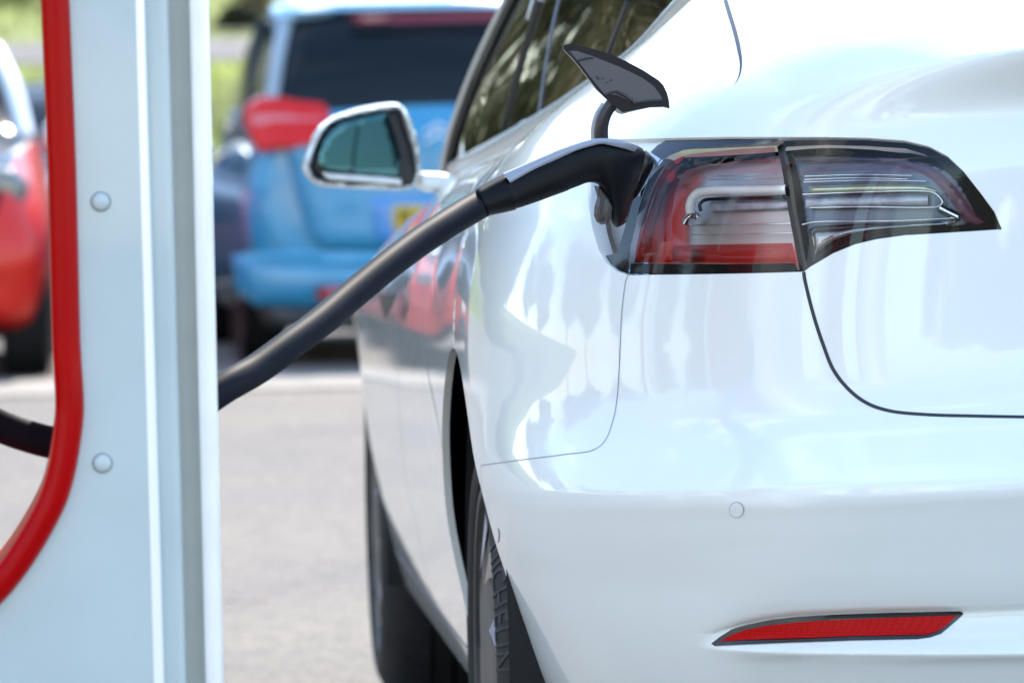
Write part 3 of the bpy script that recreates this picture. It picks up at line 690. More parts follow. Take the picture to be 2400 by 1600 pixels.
# ------------------------------------------------------------------ rear reflector, parking sensor
refl = patch('rear_reflector', [(1668, 1507), (1688, 1491), (1715, 1474), (1755, 1461), (1810, 1450), (1870, 1443), (1950, 1438), (2100, 1433), (2250, 1430), (2257, 1433), (2258, 1438), (2240, 1455), (2205, 1485), (2180, 1494), (2150, 1498), (2000, 1501), (1850, 1506), (1676, 1513)], .0012, mat('reflector_seal', (.012, .012, .018), .3, 0, .3), car, 8)
carpart(refl)
def refl_mat():
    m = mat('reflector_red', (.55, .003, .003), .35, 0, .02, .1); n = m.node_tree.nodes; l = m.node_tree.links; b = n['Principled BSDF']
    t = n.new('ShaderNodeTexCoord'); vo = n.new('ShaderNodeTexVoronoi'); vo.inputs['Scale'].default_value = 300; vo.inputs['Randomness'].default_value = 0; l.new(t.outputs['Object'], vo.inputs['Vector'])
    r_ = n.new('ShaderNodeValToRGB'); r_.color_ramp.elements[0].color = (.62, .002, .002, 1); r_.color_ramp.elements[1].color = (.30, .001, .001, 1); r_.color_ramp.elements[1].position = .8
    l.new(vo.outputs['Distance'], r_.inputs['Fac']); l.new(r_.outputs['Color'], b.inputs['Base Color'])
    bp = n.new('ShaderNodeBump'); bp.inputs['Strength'].default_value = .35; bp.inputs['Distance'].default_value = .0006; l.new(vo.outputs['Distance'], bp.inputs['Height']); l.new(bp.outputs[0], b.inputs['Normal']); return m
patch('red_face', [(1690, 1503), (1712, 1489), (1745, 1476), (1800, 1465), (1870, 1457), (1950, 1452), (2100, 1446), (2242, 1441), (2222, 1462), (2196, 1480), (2172, 1488), (2000, 1492), (1850, 1498)], .0022, refl_mat(), refl, 7)
sen = patch('parking_sensor', [(1727 + 17.5 * math.cos(a * math.pi / 18), 1194 + 19 * math.sin(a * math.pi / 18)) for a in range(36)], .0004, mat('sensor_ring', (.42, .45, .50), .4), car, 6)
patch('sensor_disc', [(1727 + 15.5 * math.cos(a * math.pi / 18), 1194 + 17 * math.sin(a * math.pi / 18)) for a in range(36)], .0010, WHITE, sen, 6); carpart(sen)
# faint second sensor on the side of the bumper
sen = patch('parking_sensor', [(1167 + 4.6 * math.cos(a * math.pi / 18), 1254 + 17 * math.sin(a * math.pi / 18)) for a in range(36)], .0004, mat('sensor_ring', (.42, .45, .50), .4), car, 3)
patch('sensor_disc', [(1167 + 3.6 * math.cos(a * math.pi / 18), 1254 + 15 * math.sin(a * math.pi / 18)) for a in range(36)], .0010, WHITE, sen, 3); carpart(sen)
# ------------------------------------------------------------------ greenhouse
rail_x = pchip([(5.95, .86), (6.2, .80), (6.6, .765), (7.0, .745), (7.6, .735), (8.3, .715), (8.8, .655), (9.25, .60)])
rail_z = pchip([(5.95, 1.205), (6.2, 1.265), (6.6, 1.345), (7.0, 1.395), (7.6, 1.405), (8.3, 1.33), (8.8, 1.14), (9.25, .945)])
def gh(Y, t):
    a = TY(Y); b = Vector((rail_x(Y), Y, rail_z(Y))); p = a.lerp(b, t); p.x -= .018 * math.sin(math.pi * t) * min(1, (b.z - a.z) / .3); return p
GY = list(np.linspace(6.12, 9.2, 90))
_gv = [gh(y, t) for y in GY for t in np.linspace(0, 1, 16)]; _gf = [(i * 16 + j, i * 16 + j + 1, i * 16 + 17 + j, i * 16 + 16 + j) for i in range(len(GY) - 1) for j in range(15)]
GB = BVHTree.FromPolygons(_gv, _gf)
for s_ in (0, 1):
    V = [mir(p) if s_ else p for p in _gv]
    carpart(mesh('side_glass', V, [f[::-1] if s_ else f for f in _gf], GLASS, car))
# roof, rear window, windscreen
rows = []
for y in np.linspace(6.0, 9.22, 60):
    a = Vector((rail_x(y), y, rail_z(y))); rows.append([a.lerp(mir(a), k / 16) + Vector((0, 0, .05 * math.sin(math.pi * k / 16))) for k in range(17)])
nr = [i for i, y in enumerate(np.linspace(6.0, 9.22, 60)) if y < 6.75][-1]; nf = [i for i, y in enumerate(np.linspace(6.0, 9.22, 60)) if y < 8.2][-1]
c0 = [Tpt(u) for u in np.linspace(U0 + .42 * LW, UE, 9)]; base = c0 + [mir(p) for p in c0[:-1][::-1]]
carpart(grid_mesh('rear_window', [base] + rows[:nr + 1], GLASS, car, flip=False)); carpart(grid_mesh('roof', rows[nr:nf + 1], BLACKG, car)); carpart(grid_mesh('windscreen', rows[nf:], GLASS, car))
# C pillar skin between the belt line and the rear window
cp1 = [Tpt(u) for u in np.linspace(3.85, U0 + .42 * LW, 24)]; cp2 = [Vector((rail_x(y), y, rail_z(y))) for y in np.linspace(6.28, 5.98, 24)]
for s_ in (0, 1):
    carpart(grid_mesh('rear_pillar', [[(mir(p) if s_ else p) for p in r_] for r_ in (cp1, [a.lerp(b, .5) for a, b in zip(cp1, cp2)], cp2)], WHITE, car))
# bonnet
rows = []
for y in np.linspace(9.1, 10.14, 16):
    a = TY(y); rows.append([a.lerp(mir(a), k / 12) + Vector((0, 0, .06 * math.sin(math.pi * k / 12))) for k in range(13)])
carpart(grid_mesh('bonnet', rows, WHITE, car))
rows = []
for z in np.linspace(ZB, .72, 8):
    a = lower(0, z); rows.append([a.lerp(mir(a), k / 12) + Vector((0, .12 * math.sin(math.pi * k / 12), 0)) for k in range(13)])
carpart(grid_mesh('front_bumper', rows, WHITE, car))
carpart(box('underbody', XC - .60, XC + .60, 5.85, 9.9, .17, .40, mat('underbody_black', (.01, .01, .01), .8), car, .02))
# trims
def gcast(px, py, off=0):
    h = GB.ray_cast(CAM, ray(px, py).normalized())
    if h[0] is None: h = GB.find_nearest(at(px, py, 7.5))
    n = h[1]; n = n if n.dot(CAM - h[0]) > 0 else -n
    return h[0] + n * off
def gtube(name, pts, rad, off, m, smooth=4): return carpart(tube(name, [gcast(p.x, p.y, off) for p in catmull([(a, b, 0) for a, b in pts], 5)], rad, m, car, 10, 0))
belt = []
for y in np.linspace(6.2, 8.75, 60):
    p = TY(y); belt.append(p)
rows = []
for i, p in enumerate(belt):
    y = p.y; hgt = lerp(.030, .024, (y - 6.2) / 2.5); g = gh(y, min(1, hgt / max(.05, rail_z(y) - TZ_(y)))); mid = p.lerp(g, .5) + Vector((-.010, 0, 0)); rows.append([p + Vector((-.001, 0, -.002)), mid + (p - g) * .25, mid, mid + (g - p) * .25, g + Vector((-.001, 0, .0))])
carpart(grid_mesh('belt_trim', rows, SATIN, car)); carpart(grid_mesh('belt_trim', [[mir(p) for p in r_][::-1] for r_ in rows], SATIN, car))
gtube('belt_line', [(1065, 409), (1152, 364), (1270, 302), (1396, 221), (1486, 156), (1627, 2)], .0014, .001, GREYS)
pill = mat('pillar_black', (.02, .02, .018), .12)
gtube('pillar', [(1472, 0), (1440, 84), (1424, 129), (1400, 200)], .004, .001, pill)
gtube('pillar', [(1267, 0), (1224, 140), (1196, 240), (1180, 303)], .006, .001, pill)
gtube('pillar_trim', [(1256, 0), (1242, 48)], .003, .004, SATIN)
# door frame along the front edge of the glass
fr = [(8.84, .02), (8.78, .3), (8.62, .62), (8.45, .85), (8.3, .98)]
fp = [gh(y, t) for y, t in fr]
carpart(tube('window_frame', [p + Vector((-.012, .0, .0)) for p in fp], .011, SATIN, car, 12, 6)); carpart(tube('window_seal', [p + Vector((-.010, -.05, 0)) for p in fp], .009, pill, car, 12, 6))
# ------------------------------------------------------------------ door handles
hp = carpart(patch('door_handle', [(884, 684), (900, 679), (946, 677), (958, 690), (955, 725), (946, 752), (934, 750), (925, 735), (908, 752), (896, 730)], .0015, WHITE, car, 4))
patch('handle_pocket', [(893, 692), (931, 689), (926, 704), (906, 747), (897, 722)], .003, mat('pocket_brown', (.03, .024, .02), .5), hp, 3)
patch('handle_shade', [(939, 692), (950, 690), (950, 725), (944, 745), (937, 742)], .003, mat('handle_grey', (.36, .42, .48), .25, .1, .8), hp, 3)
# ------------------------------------------------------------------ wheels
TYRE = mat('tyre_rubber', (.014, .014, .016), .65, noise=.3, nscale=30, spec=.25)
RIM = mat('wheel_grey', (.045, .045, .047), .45, .1, 0, .25); RIMD = mat('wheel_dark', (.03, .035, .05), .2, .3)
def wheel(Yc, xf, side=1, text=False):
    """xf: x of the outer tyre face; side=1 means the face looks towards -x"""
    w_ = carpart(bpy.data.objects.new('wheel', None)); COL.objects.link(w_); w_.parent = car; w_.matrix_basis = Matrix.Translation((xf, Yc, .290)) @ Matrix.Diagonal((side, 1.03, 1.03, 1))
    prof = [(.236, .030), (.238, .012), (.243, .002), (.252, -.003), (.262, -.0035), (.272, -.001), (.284, .004), (.296, .011), (.308, .020), (.320, .031), (.330, .044), (.3385, .058), (.344, .072)]
    for g0 in (.088, .130, .172): prof += [(.348, g0 - .005), (.341, g0 - .0045), (.341, g0 + .0045), (.348, g0 + .005)]
    prof += [(.344, .19), (.332, .214), (.315, .228), (.28, .24), (.24, .22)]
    t = lathe('tyre', prof, TYRE, w_, 'x', 120, 28)
    # shoulder blocks: short sipes on the tread edge
    V = []; FF = []
    for k in range(84):
        a = 2 * math.pi * k / 84; ca, sa = math.cos(a), math.sin(a); da = .006
        for (r1, x1, r2, x2) in ((.3455, .072, .3405, .058), (.3405, .058, .3325, .044), (.3325, .044, .3230, .031)):
            b = len(V)
            for aa in (a - da, a + da):
                V += [(x1 - .0008, r1 * math.cos(aa), r1 * math.sin(aa)), (x2 - .0008, (r2 + .0006) * math.cos(aa), (r2 + .0006) * math.sin(aa))]
            FF.append((b, b + 1, b + 3, b + 2))
    for k in range(72):
        a = 2 * math.pi * k / 72; da = .007
        for x1, x2 in ((.0745, .0825), (.0935, .1245), (.1355, .1665)):
            b = len(V)
            for aa, xx in ((a - da, x1), (a + da, x1), (a + da + .02, x2), (a - da + .02, x2)): V.append((xx, .3487 * math.cos(aa), .3487 * math.sin(aa)))
            FF.append((b, b + 1, b + 2, b + 3))
    sm = bpy.data.meshes.new('tread_grooves'); sm.from_pydata([tuple(v) for v in V], [], FF)
    bm = bmesh.new(); bm.from_mesh(t.data); nf = len(bm.faces); bm.from_mesh(sm); bm.faces.ensure_lookup_table()
    for f in bm.faces[nf:]: f.material_index = 1
    t.data.materials.append(mat('groove_black', (.003, .003, .003), .8)); bm.to_mesh(t.data); bm.free(); bpy.data.meshes.remove(sm); t.data.set_sharp_from_angle(angle=R_(28))
    rm = lathe('rim', [(.240, .030), (.238, .008), (.232, .002), (.226, .004), (.222, .012), (.214, .016), (.200, .012), (.17, .006), (.10, .002), (.05, .004), (.0, .004)], RIM, w_, 'x', 96, 30)
    # cover openings
    for k in range(10):
        a0 = 2 * math.pi * k / 10 + .12; pts = []
        for j in range(9):
            a = a0 + .30 * j / 8; pts.append((.205 - .02 * (j / 8), a))
        for j in range(9):
            a = a0 + .30 * (1 - j / 8) - .02; pts.append((.125 + .045 * (1 - j / 8), a))
        V = [(.0115 - .012 * (0.205 - r_) / .1 - .004, r_ * math.cos(a), r_ * math.sin(a)) for r_, a in pts]
        o = mesh('cover_slot', V, [tuple(range(len(V)))], RIMD if k % 2 else mat('slot_reflection', (.06, .14, .30), .15, .2), rm, False)  # blue on alternate slots is a reflection put into the colour
    if text:
        c = bpy.data.curves.new('lettering', 'FONT'); c.body = 'MICHELIN'; c.size = .036; c.extrude = .0006; c.space_character = 1.10
        to = bpy.data.objects.new('lettering', c); COL.objects.link(to); bpy.context.view_layer.update()
        me = bpy.data.meshes.new_from_object(to.evaluated_get(bpy.context.evaluated_depsgraph_get())); COL.objects.unlink(to); bpy.data.objects.remove(to)
        bm = bmesh.new(); bm.from_mesh(me); bmesh.ops.subdivide_edges(bm, edges=[e for e in bm.edges if e.calc_length() > .01], cuts=2)
        xs = [v.co.x for v in bm.verts]; x0 = min(xs)
        side = pchip([(.243, .002), (.252, -.003), (.262, -.0035), (.272, -.001), (.284, .004), (.296, .011), (.308, .020), (.320, .031)])
        for v in bm.verts:
            x, y, z = v.co; r_ = .264 + y * 1.35; a = R_(40) - (x - x0) / .285
            v.co = Vector((side(r_) - .0016 - z, -r_ * math.cos(a), r_ * math.sin(a)))
        band = [[(side(r_) - .0007, -r_ * math.cos(a), r_ * math.sin(a)) for a in np.linspace(R_(46), R_(-14), 40)] for r_ in np.linspace(.257, .304, 10)]
        grid_mesh('letter_band', band, mat('band_black', (.0035, .0035, .004), .7), t, flip=False)
        bm.to_mesh(me); bm.free(); link('lettering', me, mat('letter_grey', (.016, .016, .019), .6), t, False)
        # dark band behind the letters
    return w_
wheel(6.43, .452, 1, True); wheel(9.305, .452, 1, True); wheel(6.43, 2 * XC - .452, -1); wheel(9.305, 2 * XC - .452, -1)
# wheel housings
for Yc in (6.43, 9.305):
    for s_ in (0, 1):
        n = 32; rows = []
        for x in (.455, .52, .75):
            row = []
            for k in range(n + 1):
                a = -.35 + (math.pi + .70) * k / n; p = Vector((x, Yc + .384 * math.cos(a), .335 + .384 * math.sin(a))); row.append(mir(p) if s_ else p)
            rows.append(row)
        wh = carpart(grid_mesh('wheel_arch_liner', rows, mat('liner_black', (.008, .008, .009), .8), car)); 
        V = rows[2] + [mir(Vector((.75, Yc, .2))) if s_ else Vector((.75, Yc, .2))]; mesh('liner_wall', V, [(i, i + 1, len(V) - 1) for i in range(n)], mat('liner_black', (0, 0, 0)), wh)
# arch lips: the painted edge turns inwards
for arc in (ARCR[1:-1], ARCF[1:-1]):
    for s_ in (0, 1):
        rows = []
        for dx, rr in ((0, 0), (.003, -.003), (.010, -.004)):
            row = []
            for q in arc:
                p = surf(q); p = p + Vector((dx, 0, 0)); row.append(mir(p) if s_ else p)
            rows.append(row)
        carpart(grid_mesh('arch_lip', rows, WHITE, car))
# ------------------------------------------------------------------ wing mirror
YM = 8.50
M0 = [(708, 393), (710, 378), (718, 356), (730, 321), (748, 295), (781, 271), (838, 253), (880, 245), (917, 241), (934, 243), (948, 253), (962, 281), (976, 318), (983, 355), (985, 391), (981, 415), (976, 429), (968, 438), (950, 443), (917, 444), (812, 441), (760, 438), (734, 429), (716, 412)]
M1 = [(727, 393), (741, 352), (756, 318), (774, 295), (798, 283), (856, 269), (899, 261), (931, 257), (939, 262), (948, 290), (965, 342), (976, 394), (974, 420), (965, 435), (939, 437), (850, 430), (775, 424), (750, 419), (736, 411)]
M2 = [(746, 386), (749, 360), (760, 328), (774, 307), (798, 288), (838, 277), (890, 266), (908, 266), (917, 293), (930, 335), (938, 362), (938, 413), (850, 409), (757, 402)]
mirror = carpart(inflate('wing_mirror', M0, YM, .022, .035, WHITE, car, .005, 2.2, holes=[M1]))
inflate('mirror_shell', M0, YM + .075, .06, .06, WHITE, mirror, .008, 1.2)
inflate('mirror_cavity', M1, YM - .002, .01, .008, mat('cavity_black', (.006, .006, .007), .45), mirror, .006, 1.0)
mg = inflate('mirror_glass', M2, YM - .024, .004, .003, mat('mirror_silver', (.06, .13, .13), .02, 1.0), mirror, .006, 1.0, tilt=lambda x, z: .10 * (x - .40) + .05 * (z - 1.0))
inflate('mirror_lip', [(754, 404), (850, 411), (941, 418), (941, 433), (850, 427), (770, 421)], YM - .028, .004, .006, WHITE, mirror, .004)
inflate('mirror_stalk', [(978, 405), (990, 402), (1030, 404), (1062, 407), (1075, 420), (1070, 450), (1040, 452), (1000, 450), (975, 440)], YM + .03, .012, .022, WHITE, mirror, .005, 1.5)
for c_ in (1,):
    sh = inflate('wing_mirror', M0, YM + .03, .05, .06, WHITE, car, .008, 1.6); sh.matrix_basis = Matrix.Translation((2 * XC, 0, 0)) @ Matrix.Diagonal((-1, 1, 1, 1)); carpart(sh)
def mirrored(o, parent=None):
    c = o.copy(); COL.objects.link(c); c.parent = parent or car
    if parent is None: c.matrix_basis = Matrix.Translation((2 * XC, 0, 0)) @ Matrix.Diagonal((-1, 1, 1, 1)) @ o.matrix_basis
    for ch in list(o.children): mirrored(ch, c)
    return c
for o in [lamp, refl] + [q for q in car_parts if q.name.startswith('opening_edge')]: carpart(mirrored(o))
# keep world positions when everything hangs on the car's empty
off = Matrix.Translation((-XC, -7.8, 0))
for o in car_parts: o.matrix_basis = off @ o.matrix_basis
# ------------------------------------------------------------------ charging cable with its plug
k = 2400 / 2352
cabm = mat('cable_rubber', (.011, .013, .019), .55, 0, 0, .05, noise=.12, nscale=25)
plugm = mat('plug_black', (.004, .0045, .0065), .36, 0, 0, .12)
cable = thing('charging_cable', 'thick black charging cable with bent plug sagging from the white post to the white car', 'cable', tuple(at(1130, 470, 5.6)))
cp_ = [(-300, 800, 4.95), (-200, 882, 4.95), (-100, 948, 4.95), (0, 998, 4.97), (60, 1020, 4.98), (130, 1038, 4.99), (230, 1046, 5.0), (330, 1028, 5.02), (430, 972, 5.06)]
cp2_ = [(532, 905, 5.10), (594, 870, 5.14), (673, 813, 5.19), (741, 763, 5.24), (822, 694, 5.31), (907, 624, 5.38), (977, 571, 5.44), (1029, 537, 5.48), (1086, 501, 5.53), (1136, 473, 5.57)]
cable_parts = [tube('cable', [at(*p) for p in cp_ + cp2_], .0163, cabm, cable, 24, 8)]
def loft_px(name, secs, m, parent, seg=28, flat_top=None, smooth=4, power=2.0):
    """secs: (top px, bottom px, Y, half depth)"""
    rows = []
    data = []
    for (tx, ty, bx, by, Y, dep) in secs: data.append((at(tx, ty, Y), at(bx, by, Y), dep))
    A = catmull([d[0] for d in data], smooth); B = catmull([d[1] for d in data], smooth); D = catmull([(d[2], 0, 0) for d in data], smooth)
    for a, b, d in zip(A, B, D):
        c = (a + b) / 2; hv = (a - b) / 2; row = []
        for j in range(seg):
            t = 2 * math.pi * j / seg; ct, st = math.cos(t), math.sin(t); e = 2 / power
            row.append(c + hv * (abs(st)**e * (1 if st > 0 else -1)) + Vector((0, 1, 0)) * d.x * (abs(ct)**e * (1 if ct > 0 else -1)))
        rows.append(row)
    n = len(rows); V = [p for r_ in rows for p in r_]; FF = [(i * seg + j, i * seg + (j + 1) % seg, (i + 1) * seg + (j + 1) % seg, (i + 1) * seg + j) for i in range(n - 1) for j in range(seg)]
    FF += [tuple(range(seg)), tuple(range((n - 1) * seg, n * seg))[::-1]]
    o = mesh(name, V, FF, m, parent, True, 55); bm = bmesh.new(); bm.from_mesh(o.data); bmesh.ops.recalc_face_normals(bm, faces=bm.faces); bm.to_mesh(o.data); bm.free(); o.data.set_sharp_from_angle(angle=R_(55)); return o
cable_parts.append(loft_px('collar', [(1116, 441, 1146, 506, 5.555, .0180), (1120, 438, 1150, 505, 5.557, .0195), (1150, 421, 1180, 499, 5.567, .0205), (1178, 407, 1209, 492, 5.575, .0215)], plugm, cable, power=2.2))
grip = loft_px('plug', [(1178, 410, 1208, 489, 5.575, .0195), (1186, 404, 1214, 488, 5.58, .0205), (1240, 381, 1262, 472, 5.595, .0215), (1300, 356, 1318, 451, 5.61, .0225), (1345, 340, 1356, 436, 5.625, .0235),
                         (1378, 330, 1380, 428, 5.635, .0245), (1410, 325, 1404, 434, 5.645, .0255), (1440, 327, 1422, 470, 5.655, .0265), (1474, 334, 1432, 520, 5.67, .027), (1500, 344, 1446, 533, 5.685, .026), (1512, 356, 1458, 526, 5.70, .024)], plugm, cable, power=2.6, seg=40)
cable_parts.append(grip)
# grey strip standing in for the sky's reflection on the black grip's top
sheen_m = mat('grip_sheen', (.26, .29, .37), .3, .1, .3)
gs = loft_px('grip_sheen', [(1179, 406, 1196, 429, 5.558, .004), (1240, 380, 1250, 399, 5.575, .004), (1300, 355, 1306, 374, 5.590, .004), (1345, 339, 1350, 354, 5.602, .004), (1378, 329, 1382, 344, 5.612, .004), (1410, 324, 1410, 338, 5.622, .004), (1440, 326, 1437, 343, 5.630, .004), (1474, 333, 1466, 350, 5.642, .004), (1498, 342, 1486, 357, 5.656, .003)], sheen_m, cable, power=2.2, smooth=5)
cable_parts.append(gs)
cable_parts.append(inflate('release_lever', [(1393, 436), (1400, 462), (1393, 485), (1392, 505), (1398, 520), (1410, 527), (1424, 524), (1434, 508), (1437, 485), (1432, 465), (1420, 448), (1408, 436)], 5.655, .012, .020, mat('lever_grey', (.055, .052, .05), .5), cable, .003))
cable_parts.append(tube('seam', [at(a, b, 5.6345) for a, b in ((1403, 440), (1407, 465), (1407, 495), (1409, 522))], .0006, SEAM, cable, 6, 4))
# fine grip ribs under the barrel
V = []; FF = []
for i in range(26):
    t = i / 25; a = at(lerp(1214, 1330, t), lerp(487, 447, t), lerp(5.56, 5.595, t)); b = at(lerp(1209, 1326, t), lerp(474, 434, t), lerp(5.560, 5.595, t)); n_ = len(V); d = Vector((.0006, -.0005, 0)); e_ = Vector((0, -.0012, -.0003))
    V += [a - d + e_, a + d + e_, b + d + e_, b - d + e_]; FF.append((n_, n_ + 1, n_ + 2, n_ + 3))
cable_parts.append(mesh('grip_rib', V, FF, mat('rib_black', (.004, .004, .005), .6), cable, False))
for o in cable_parts: o.matrix_basis = Matrix.Translation(-cable.location) @ o.matrix_basis
# ------------------------------------------------------------------ charger post
YP = 4.80
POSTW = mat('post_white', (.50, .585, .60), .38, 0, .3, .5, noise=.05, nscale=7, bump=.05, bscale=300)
POSTE = mat('post_edge_lit', (.93, .93, .92), .30, .1, .6)  # brighter copy of the post paint, sunlight put into the colour
POSTR = mat('post_red', (.42, .0, .0015), .28, 0, .03, .10, noise=.05, nscale=20)
def make_post(label):
    root = thing('charger_post', label, 'charging post', (0, 0, 0), 0, 'white and red charger posts')
    P = lambda a, b: (lambda q: (q.x, q.z))(at(a, b, YP))
    # hole outline, right half traced, then mirrored about the middle of the post
    tr = [(162, 0), (178, 400), (188, 800), (196, 960), (189, 1030), (176, 1106), (153, 1183), (102, 1280), (51, 1356), (0, 1415), (-60, 1462), (-140, 1500), (-247, 1518)]
    R = [P(*q) for q in tr]; xm = R[-1][0]
    xt, zt = R[0]; slope = (R[0][0] - R[1][0]) / (R[0][1] - R[1][1]); zs = 1.45; xs_ = xt + slope * (zs - zt)
    top = [(xm + (xs_ - xm) * math.cos(a), zs + .26 * math.sin(a)) for a in np.linspace(math.pi / 2, 0, 12)]
    half = top + [(xt + slope * (z - zt), z) for z in (1.35, 1.2)] + R
    half = [(p.x, p.y) for p in catmull([(a, b, 0) for a, b in half], 5)]
    hole = half + [(2 * xm - a, b) for a, b in half[::-1][1:-1]]
    # face edge and shell edge lines as x(z)
    def line(a, b): 
        A, B = P(*a), P(*b); return lambda z: A[0] + (B[0] - A[0]) * (z - A[1]) / (B[1] - A[1])
    fe = line((318, 0), (361, 1600)); be = line((340, 0), (386, 1600)); se = line((492, 0), (527, 1600))
    z0, z1 = -.03, 1.92
    def outline(f, r_=.10, zt=z1):
        o = [(f(z), z) for z in np.linspace(z0, zt - r_, 14)]; xe = f(zt - r_)
        o += [(xe - r_ + r_ * math.cos(a), zt - r_ + r_ * math.sin(a)) for a in np.linspace(0, math.pi / 2, 9)[1:]]
        return o + [(2 * xm - a, b) for a, b in o[::-1]]
    FO = outline(fe, .10)
    BO = outline(be, .11, z1 + .010)
    # front plate and back plate
    for ysgn, y0 in ((-1, YP), (1, YP + .26)):
        vo, T_ = fill2d(densify(FO, .03), .03, [hole]); V = [(v[0], y0, v[1]) for v in vo]
        FF = [f if ysgn < 0 else f[::-1] for f in T_]
        FF = [f if (Vector(V[f[1]]) - Vector(V[f[0]])).cross(Vector(V[f[2]]) - Vector(V[f[0]])).y * ysgn > 0 else f[::-1] for f in FF]
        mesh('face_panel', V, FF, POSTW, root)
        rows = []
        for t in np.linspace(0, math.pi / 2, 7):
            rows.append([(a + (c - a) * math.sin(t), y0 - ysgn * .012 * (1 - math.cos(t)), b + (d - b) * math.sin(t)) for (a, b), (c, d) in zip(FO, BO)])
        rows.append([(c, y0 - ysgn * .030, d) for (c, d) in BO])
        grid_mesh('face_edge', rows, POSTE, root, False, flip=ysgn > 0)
    # side shell in plan: flat, shallow groove, round back
    plan = [(-.006, .026), (.0, .024), (.010, .0235), (.018, .024), (.0215, .0265), (.0235, .032), (.0245, .050)]
    plan = [(p.x, p.y) for p in catmull([(a, b, 0) for a, b in plan], 4)]
    plan2 = [(.0235, .047), (.0255, .047), (.036, .047), (.040, .042), (.0432, .036)]  # channel added to stand in for the dark reflection in the rounded side
    plan3 = [(.0428, .040), (.0446, .033), (.0490, .030), (.0550, .029), (.0600, .033), (.0630, .042), (.0640, .060), (.0640, .10), (.064, .16), (.058, .20), (.03, .232), (-.006, .236)]  # sunlit strip of the side, its brightness put into the moulding's colour
    plan3 = [(p.x, p.y) for p in catmull([(a, b, 0) for a, b in plan3], 4)]
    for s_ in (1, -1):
        for nm, pl, mt in (('side_shell', plan, POSTW), ('reflection_channel', plan2, mat('reflection_grey', (.50, .51, .47), .5, noise=.04, nscale=30)), ('side_moulding', plan3, mat('moulding_lit', (.94, .93, .90), .38, .0, .6, .5, noise=.04, nscale=15))):
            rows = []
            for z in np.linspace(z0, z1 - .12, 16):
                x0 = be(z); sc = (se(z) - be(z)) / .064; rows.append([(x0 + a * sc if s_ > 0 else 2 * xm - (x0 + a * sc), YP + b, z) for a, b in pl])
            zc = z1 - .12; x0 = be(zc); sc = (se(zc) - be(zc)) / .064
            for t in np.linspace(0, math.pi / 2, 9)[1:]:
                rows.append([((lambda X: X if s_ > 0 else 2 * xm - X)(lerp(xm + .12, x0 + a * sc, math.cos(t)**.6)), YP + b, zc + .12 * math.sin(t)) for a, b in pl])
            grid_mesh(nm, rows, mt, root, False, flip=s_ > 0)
    box('top_cap', xm - .14, xm + .14, YP + .02, YP + .24, z1 - .03, z1, POSTW, root, .01)
    # red lining of the opening: rounded front and back, deep inside
    n = len(hole); rows = []; prof = [(-.001, .002)] + [(.0135 - .0135 * math.cos(t), -.0145 * math.sin(t)) for t in np.linspace(.1, math.pi, 12)] + [(.0275, .02), (.0285, .08), (.0285, .18), (.0275, .24)] + [(.0135 + .0135 * math.cos(t), .26 + .0145 * math.sin(t)) for t in np.linspace(0, math.pi, 10)]
    prof = [(a, b) for a, b in prof]
    for i in range(n):
        a = Vector(hole[i - 1]); b = Vector(hole[(i + 1) % n]); t = (b - a).normalized(); nr_ = Vector((-t.y, t.x))
        c = Vector((xm, 1.0)); 
        if nr_.dot(c - Vector(hole[i])) < 0: nr_ = -nr_
        rows.append([(hole[i][0] + nr_.x * o_, YP + y, hole[i][1] + nr_.y * o_) for o_, y in prof])
    rows.append(rows[0])
    grid_mesh('red_lining', rows, POSTR, root, False)
    for a, b in ((236, 473), (240, 1085), (232, -130), (246, 1700)):
        x, z = P(a, b)
        for s_ in (1, -1):
            X = x if s_ > 0 else 2 * xm - x
            bl = lathe('bolt', [(.0088, .0), (.0086, -.0012), (.0075, -.0026), (.005, -.0036), (.002, -.0041), (.0, -.0042)], POSTW, root, 'y', 28, 40, (X, YP - .0002, z))
            lathe('bolt_shadow_gap', [(.0097, -.0004), (.0088, -.0004)], mat('gap_grey', (.10, .12, .14), .6), bl, 'y', 28, 40, (X, YP, z))
    box('plinth', xm - .30, xm + .30, YP + .01, YP + .25, -.10, -.029, mat('plinth_concrete', (.3, .29, .27), .8), root, .006)
    return root, xm
post, xm = make_post('white charging post with red-lined oval opening in the left foreground, cable passing behind it')
def move_children(root, off_):
    for c in root.children: c.matrix_basis = Matrix.Translation(off_) @ c.matrix_basis
base = Vector((xm, YP + .13, 0)); post.location = base; move_children(post, -base)
def copy_tree(o, parent=None):
    c = o.copy(); COL.objects.link(c); c.parent = parent
    if parent: c.matrix_basis = o.matrix_basis
    for ch in o.children: copy_tree(ch, c)
    return c
# posts out of view, the nearest one added only for its reflection in the lamp
for i, (x, y, lb) in enumerate([(-.72, 3.2, 'unseen white charging post added left of the viewpoint for its reflection in the tail lamp'), (-3.6, 4.8, 'white charging post of the same row, far left behind the red car'), (4.2, 4.4, 'white charging post of the same row, to the right of the white car')]):
    c = copy_tree(post); c.location = (x, y, 0); c['label'] = lb

